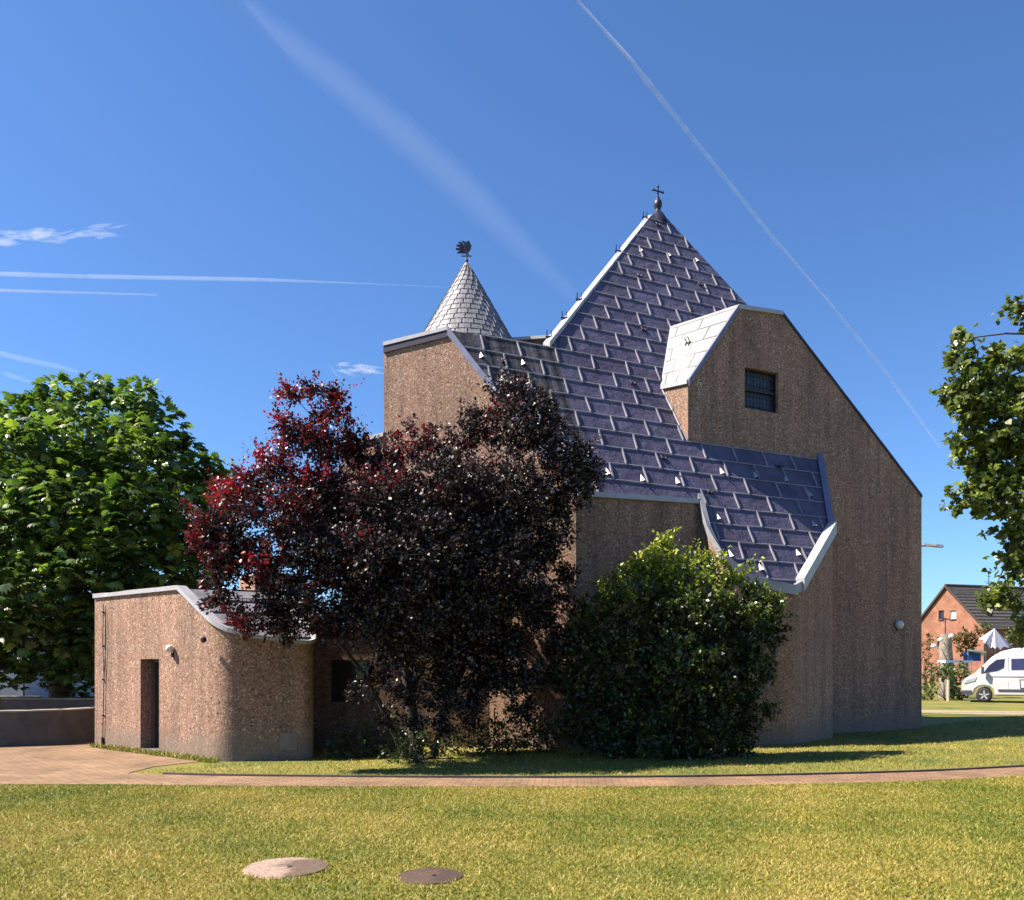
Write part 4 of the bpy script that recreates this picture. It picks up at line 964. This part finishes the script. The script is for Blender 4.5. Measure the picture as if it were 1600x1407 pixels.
g.poly([Rr, Rr+r_*HL, Rr+r_*HL+up1*hz, Rr+up1*hz]); g.poly([Ll, Ll+up1*hz, Ll+r_*HL+up1*hz, Ll+r_*HL]); g.poly([Ll+r_*HL, Rr+r_*HL, Rr+r_*HL+up1*hz, HC+r_*HL+up1*az, Ll+r_*HL+up1*hz])
for q in rs:
    for i in range(4): g.poly([q[i], q[(i+1)%4], q[(i+1)%4]+r_*.2, q[i]+r_*.2])
g.build('wall', BRK, house)
for i, q in enumerate(rs):
    we = empty('window', q[3]); we.parent = house; we.matrix_parent_inverse = house.matrix_world.inverted(); bpy.context.view_layer.update()
    g = MB(); g.poly([p+r_*.15 for p in q]); sub(g, 'pane', plain('pale_blind', (.55,.6,.7), .4) if i == 1 else GLASS, we)
    g = MB()
    for k in range(4): g.bar(q[k]+r_*.1, q[(k+1)%4]+r_*.1, .07, .07, r_)
    sub(g, 'frame', WHITE if i == 1 else DOORM, we)
    g = MB(); g.bar(q[3]-up1*.05-r_*.04, q[2]-up1*.05-r_*.04, .14, .08); sub(g, 'sill', CONC, we)
mt, t, b = newmat('dark_roof_tile'); s = t.nodes.new('ShaderNodeSeparateXYZ'); t.links.new(coords(t), s.inputs[0])
wv = math_(t, 'FRACT', math_(t, 'MULTIPLY', s.outputs[2], 2.9)); colr = ramp(t, wv, [(0,(.02,.017,.016)),(.25,(.035,.03,.028)),(.8,(.075,.065,.06)),(1,(.16,.145,.13))])
t.links.new(mix(t, colr, ramp(t, noise(t, coords(t), 3, 4), [(.3,.7),(.7,1.2)]), 1, 'MULTIPLY'), b.inputs['Base Color']); bump(t, b, wv, .8, .08); b.inputs['Roughness'].default_value = .7
g = MB(); ov = .35; k1 = (hz-az)/hw
rows = 14
for sgn in (1,-1):
    for i in range(rows):
        f0 = i/rows; f1 = (i+1)/rows; o0 = (hw+ov)*f0; o1_ = (hw+ov)*f1+.05
        a = HC+g_*sgn*o0+up1*(az+.10+k1*o0); b1 = HC+g_*sgn*o1_+up1*(az+.16+k1*o1_)
        g.poly([a-r_*.2, b1-r_*.2, b1+r_*(HL+.2), a+r_*(HL+.2)]); g.poly([b1-r_*.2, b1-r_*.2-up1*.07, b1+r_*(HL+.2)-up1*.07, b1+r_*(HL+.2)])
rf = g.build('roof', mt, house)
g = MB()
for sgn in (1,-1): g.bar(HC+up1*(az+.05)-r_*.2, HC+g_*sgn*(hw+ov)+up1*(az+.05+k1*(hw+ov))-r_*.2, .08, .2)
g.build('bargeboard', plain('bargeboard', (.04,.028,.022), .7), house)
g = MB(); g.tube([HC+up1*(az+.14)-r_*.2, HC+up1*(az+.14)+r_*(HL+.2)], .13, 8); g.build('ridge', mt, house)
c_ = HC+r_*3.9; g = MB(); g.box(c_+up1*(az-.1)-g_*.6, (1.0,.6,.8), math.atan2(.3,.954)); g.build('chimney', DARKM, house)
g = MB(); ab = HC+r_*5.3+up1*az; g.tube([ab, ab+up1*1.65], .035, 6)
for z_, L_ in ((1.2,.28),(.62,.5),(.48,.35)): g.tube([ab+up1*z_-r_*L_, ab+up1*z_+r_*L_], .025, 6)
g.build('aerial', DARKM, house)

# street lamp beyond the church
sl0 = empty('street_lamp', (14.1, 30, 0)); tag(sl0, 'street lamp head on a horizontal arm sticking out behind the church wall', 'street lamp')
g = MB(); g.tube([(14.1,30,0),(14.1,30,5.9)], [.08,.05], 10); g.build('pole', COPE, sl0)
a_ = at(1428,853,30); b_ = at(1447,853,30); c_ = at(1473,856,30)
g = MB(); g.tube([(14.1,30,5.85), a_, b_], .04, 8); g.build('arm', COPE, sl0)
g = MB(); g.add([p+o for p, hw_ in ((b_-Vector((.1,0,0)),.06),(b_.lerp(c_,.5),.14),(c_,.08)) for o in (Vector((0,-hw_,.0)),Vector((0,hw_,.0)),Vector((0,hw_*.6,.09)),Vector((0,-hw_*.6,.09)))],
      [(0,1,5,4),(1,2,6,5),(2,3,7,6),(3,0,4,7),(4,5,9,8),(5,6,10,9),(6,7,11,10),(7,4,8,11),(8,9,10,11),(3,2,1,0)]); g.build('lamp_head', plain('lamp_grey', (.20,.20,.25), .4), sl0)

# garden clutter between church and van
mgd = mat_leaf('garden_leaf', [(0,(.03,.045,.015)),(.6,(.08,.11,.03)),(1,(.22,.22,.08))], .5, .25)
mrd = mat_leaf('bronze_leaf', [(0,(.05,.03,.015)),(.6,(.14,.085,.03)),(1,(.24,.2,.06))], .5, .25)
shrub('garden_bush', [(1447,1010,8,46),(1444,1030,10,46),(1446,1050,10,46),(1450,998,5,46)], 'thin yellowish bush against the church corner, before the brick house', 41, mrd, .16, 30)
shrub('garden_hedge', [(1480,1055,15,41),(1462,1050,12,41),(1497,1050,14,41),(1500,1075,13,41),(1453,1075,12,41),(1495,1088,12,41),(1447,1090,10,41)], 'leafy green hedge around a dark gap, left of the camper van', 42, mgd, .15, 60, cat='hedge')
shrub('bronze_bush', [(1512,1000,12,47),(1503,990,9,47),(1522,995,10,47),(1508,1012,12,47),(1530,985,7,47),(1498,1005,10,47)], 'brown-leaved bush in front of the brick gable, left of the parasol', 43, mrd, .18, 40)
shrub('garden_bush', [(1541,980,7,50),(1585,1000,12,50),(1578,990,9,50)], 'small green bush behind the white parasol', 44, mgd, .18, 40)
e = empty('garden_shed', (24.5,42.6,0)); tag(e, 'low dark open shed in the hedge beside the camper van', 'shed')
p = at(1469,1098,42.3); g = MB(); g.box((p.x-.2,42.9,.72),(1.9,1.2,1.44)); g.build('wall', BLACK, e); g = MB(); g.box((p.x-.2,42.7,1.47),(2.1,1.5,.06)); g.build('roof', CONC, e)
e.location.x = p.x
e = empty('tree_stump', at(1478,1060,44)*1); e.location.z = 0; tag(e, 'tall weathered tree stump with white lamps in the garden', 'tree stump'); x_ = e.location.x; bpy.context.view_layer.update()
g = MB(); g.tube([(x_,44,0),(x_+.05,44,1.6),(x_-.03,44,2.6),(x_+.02,44,3.35)], [.38,.34,.32,.26], 10); g.build('trunk', plain('grey_bark', (.22,.18,.14), .9, 0, .4, 6, .03), e)
for xx, yy in ((1486.5,994),(1469.5,1000),(1459,1010)):
    g = MB(); q = at(xx,yy,43.5); g.lathe(q-up1*.1, [(.03,0),(.13,.03),(.15,.1),(.11,.18),(.02,.22)], 12); g.tube([q-up1*.05, Vector((x_,44,q.z-.2))], .02, 6); o = g.build('globe_lamp', WHITE, e)
g = MB(); a0 = at(1477,985,44); g.tube([a0-up1*.2, at(1477,966,44)], .025, 6); g.tube([at(1471,967,44), at(1484,968,44)], .03, 6); g.build('perch', DARKM, e)
# parasol: four-sided cloth on a pole
e = empty('garden_parasol', (at(1556,1000,45).x,45,0)); tag(e, 'white half-folded garden parasol showing above the camper van', 'parasol')
g = MB(); ax_ = at(1554,982,45)
rim = [(1528.5,999,44),(1538,1006,43.4),(1546,1015,43.6),(1555,1014,43.3),(1563,1016,43.6),(1577,1013,44.4),(1582,1012,46),(1565,1005,47),(1540,1000,46.5)]
rp_ = [at(*q) for q in rim]; 
for i in range(len(rp_)):
    a, b_ = rp_[i], rp_[(i+1)%len(rp_)]; m_ = (a+b_)/2+(ax_-(a+b_)/2)*.12
    g.poly([ax_, a, m_]); g.poly([ax_, m_, b_])
g.build('canopy', plain('parasol_cloth', (.5,.48,.53), .8, 0, .05), e)
g = MB(); g.tube([(ax_.x+.1,45,0), ax_], .03, 8); g.build('pole', COPE, e)
# white awning table with blue crate
e = empty('market_awning', (at(1525,1020,44).x,44,0)); tag(e, 'small white flat awning with blue sheet, left of the camper van roof', 'awning')
g = MB(); g.add([at(1511,1014.5,43.5), at(1541,1018,43.5), at(1541,1024,44.5), at(1511,1017,44.5)]+[p_-up1*.08 for p_ in (at(1511,1014.5,43.5), at(1541,1018,43.5), at(1541,1024,44.5), at(1511,1017,44.5))], [(0,1,2,3),(7,6,5,4),(0,4,5,1),(1,5,6,2),(2,6,7,3),(3,7,4,0)]); g.build('canopy', WHITE, e)
g = MB()
for xx in (1512.5,1539): q = at(xx,1018,44); g.tube([(q.x,44,0),q], .03, 6)
g.build('post', COPE, e)
g = MB(); q = at(1519,1026,44.2); g.box(q, (.9,.05,.5)); g.build('side_sheet', plain('blue_sheet', (.03,.12,.45), .6), e)
e = empty('garden_table', (at(1492,1032,43).x,43,0)); tag(e, 'pale blue topped garden table behind the hedge', 'table')
q0_ = at(1471,1034,43); q1_ = at(1513,1034,43); g = MB(); g.box((q0_+q1_)/2, (q1_.x-q0_.x,.8,.12)); g.build('table_top', plain('pale_blue', (.45,.6,.68), .6), e)
for xx in (1474,1510): g = MB(); q = at(xx,1036,43); g.tube([(q.x,43,0),q], .05, 6); g.build('leg', COPE, e)
e = empty('wooden_post', (at(1482,1080,40).x,40,0)); tag(e, 'pale wooden post standing in the hedge gap', 'post'); q = at(1481.5,1062,40); g = MB(); g.tube([(q.x,40,0),q], [.07,.06], 8); g.build('shaft', plain('pale_wood', (.5,.42,.32), .8), e)
g = MB(); g.lathe(q, [(.08,0),(.08,.04),(.02,.08)], 8); g.build('post_cap', CONC, e)

# sandy track strip beyond the church on the right
g = MB(); g.poly([Vector((*p[:2],.012)) for p in (gp(1380,1113.5), gp(1640,1120), gp(1640,1113), gp(1380,1109))]); structure(g.build('gravel_track', plain('track_gravel', (.25,.2,.12), .9, 0, .25, 6)))

# ------------------------------------------------------------------ contrails and cirrus (thin ice cloud volumes far above)
def cloudvol(name, dens):
    m = bpy.data.materials.new(name); m.use_nodes = True; t = m.node_tree; t.nodes.clear()
    o = t.nodes.new('ShaderNodeOutputMaterial'); v = t.nodes.new('ShaderNodeVolumeScatter'); v.inputs['Density'].default_value = dens; v.inputs['Color'].default_value = (1,1,1,1); v.inputs['Anisotropy'].default_value = 0
    t.links.new(v.outputs[0], o.inputs['Volume']); return m
CD = 6000.0
def trail(pts, name, label, tau, cat='contrail', depth=CD, group=None, jit=.06, seed=1, soft=False):
    """pts: (px,py,half width px)"""
    rr = random.Random(seed); P = []; Rd = []
    for i in range(len(pts)-1):
        n = 14
        for k in range(n):
            u = k/n; x, y, w = [pts[i][j]*(1-u)+pts[i+1][j]*u for j in range(3)]; P.append(at(x, y, depth)); Rd.append(w*depth/F*(1+rr.uniform(-jit,jit)))
    x, y, w = pts[-1]; P.append(at(x,y,depth)); Rd.append(w*depth/F)
    g = MB(); g.tube(P, Rd, 16); wm = max(p[2] for p in pts)*depth/F
    o = g.build(name, cloudvol(name+'_ice', tau/(2*wm)), None); tag(o, label, cat, group)
    if soft:
        for q, f in enumerate((.72, .45)):
            g = MB(); g.tube(P, [r*f for r in Rd], 16); c_ = g.build('core' if q else 'inner_veil', cloudvol(name+'_core', tau/(2*wm)), o)
    return o
CG = 'contrails across the sky'
trail([(880,-25,2.6),(905,5,2.6),(985,95,4.4),(1065,195,3.6),(1130,275,3.0),(1210,375,2.8),(1300,480,2.7),(1390,590,2.6),(1470,700,2.0)], 'contrail', 'narrow diagonal contrail running down to the right of the pyramid roof', .55, group=CG, seed=2)
trail([(310,-40,30),(400,35,27),(520,120,27),(640,220,30),(740,310,28),(830,400,22),(900,465,12)], 'contrail', 'broad faint diffuse contrail running diagonally toward the spire and pyramid', .028, group=CG, seed=3, soft=True)
trail([(-40,427,4),(120,432,3.5),(400,437,3),(480,440,2),(560,443,1.3),(700,449,.7)], 'contrail', 'upper of two horizontal contrails left of the cone spire', .30, group=CG, seed=4)
trail([(-40,453,2.6),(100,457,2.4),(245,461,1.5)], 'contrail', 'lower, shorter of two horizontal contrails at the left edge', .34, group=CG, seed=5)
for a0 in ([(-40,385,14),(30,370,12),(90,362,10),(150,356,8),(188,358,4)], [(-40,372,9),(20,362,8),(60,372,8),(110,365,7),(170,352,3)], [(0,392,4),(40,380,6),(80,372,5),(120,352,3)]):
    pass
g = MB()
rr = random.Random(8)
for k in range(46):
    x = rr.uniform(-30,165); y = 373-(x/190)*14+rr.uniform(-9,9); L_ = rr.uniform(18,50); dy = rr.uniform(-11,4); w_ = rr.uniform(2.0,6)*(1-.45*max(0,x)/190)
    d_ = CD+rr.uniform(-60,60); P = [at(x+L_*u, y+dy*u+math.sin(u*3+k)*2, d_) for u in (0,.25,.5,.75,1)]
    g.tube(P, [w_*CD/F*s_ for s_ in (.15,.8,1,.7,.1)], 10)
tag(g.build('cirrus_cloud', cloudvol('cirrus_a', .3/(2*6*CD/F)), None), 'small wispy white cloud at the left edge above the contrails', 'cloud')
g = MB()
for k in range(14):
    x = rr.uniform(515,575); y = 568+rr.uniform(-3,14)+(x-515)*.05; L_ = rr.uniform(18,40); P = [at(min(x+L_*u,640), y+(10 if k%3==0 else 3)*u*(1 if k%2 else -.4), CD+rr.uniform(-40,40)) for u in (0,.3,.6,1)]
    w_ = rr.uniform(1.5,4.5); g.tube(P, [w_*CD/F*s_ for s_ in (.1,.9,.8,.1)], 10)
for x0,y0,x1,y1 in ((512,566,545,600),(525,568,560,592)): g.tube([at(x0,y0,CD), at((x0+x1)/2-3,(y0+y1)/2+3,CD), at(x1,y1,CD)], [CD/F*.6, CD/F*1.8, CD/F*.4], 10)
tag(g.build('cirrus_cloud', cloudvol('cirrus_b', .40/(2*4*CD/F)), None), 'small hooked white wisp of cloud just left of the pale church wall', 'cloud')
trail([(-30,545,4),(30,560,5),(100,575,4),(140,588,2)], 'cirrus_streak', 'faint upper streak of cloud above the chestnut tree', .12, 'cloud', seed=6)
trail([(-30,575,4),(20,588,4),(70,605,2)], 'cirrus_streak', 'faint lower streak of cloud just above the chestnut tree at the left edge', .12, 'cloud', seed=7)
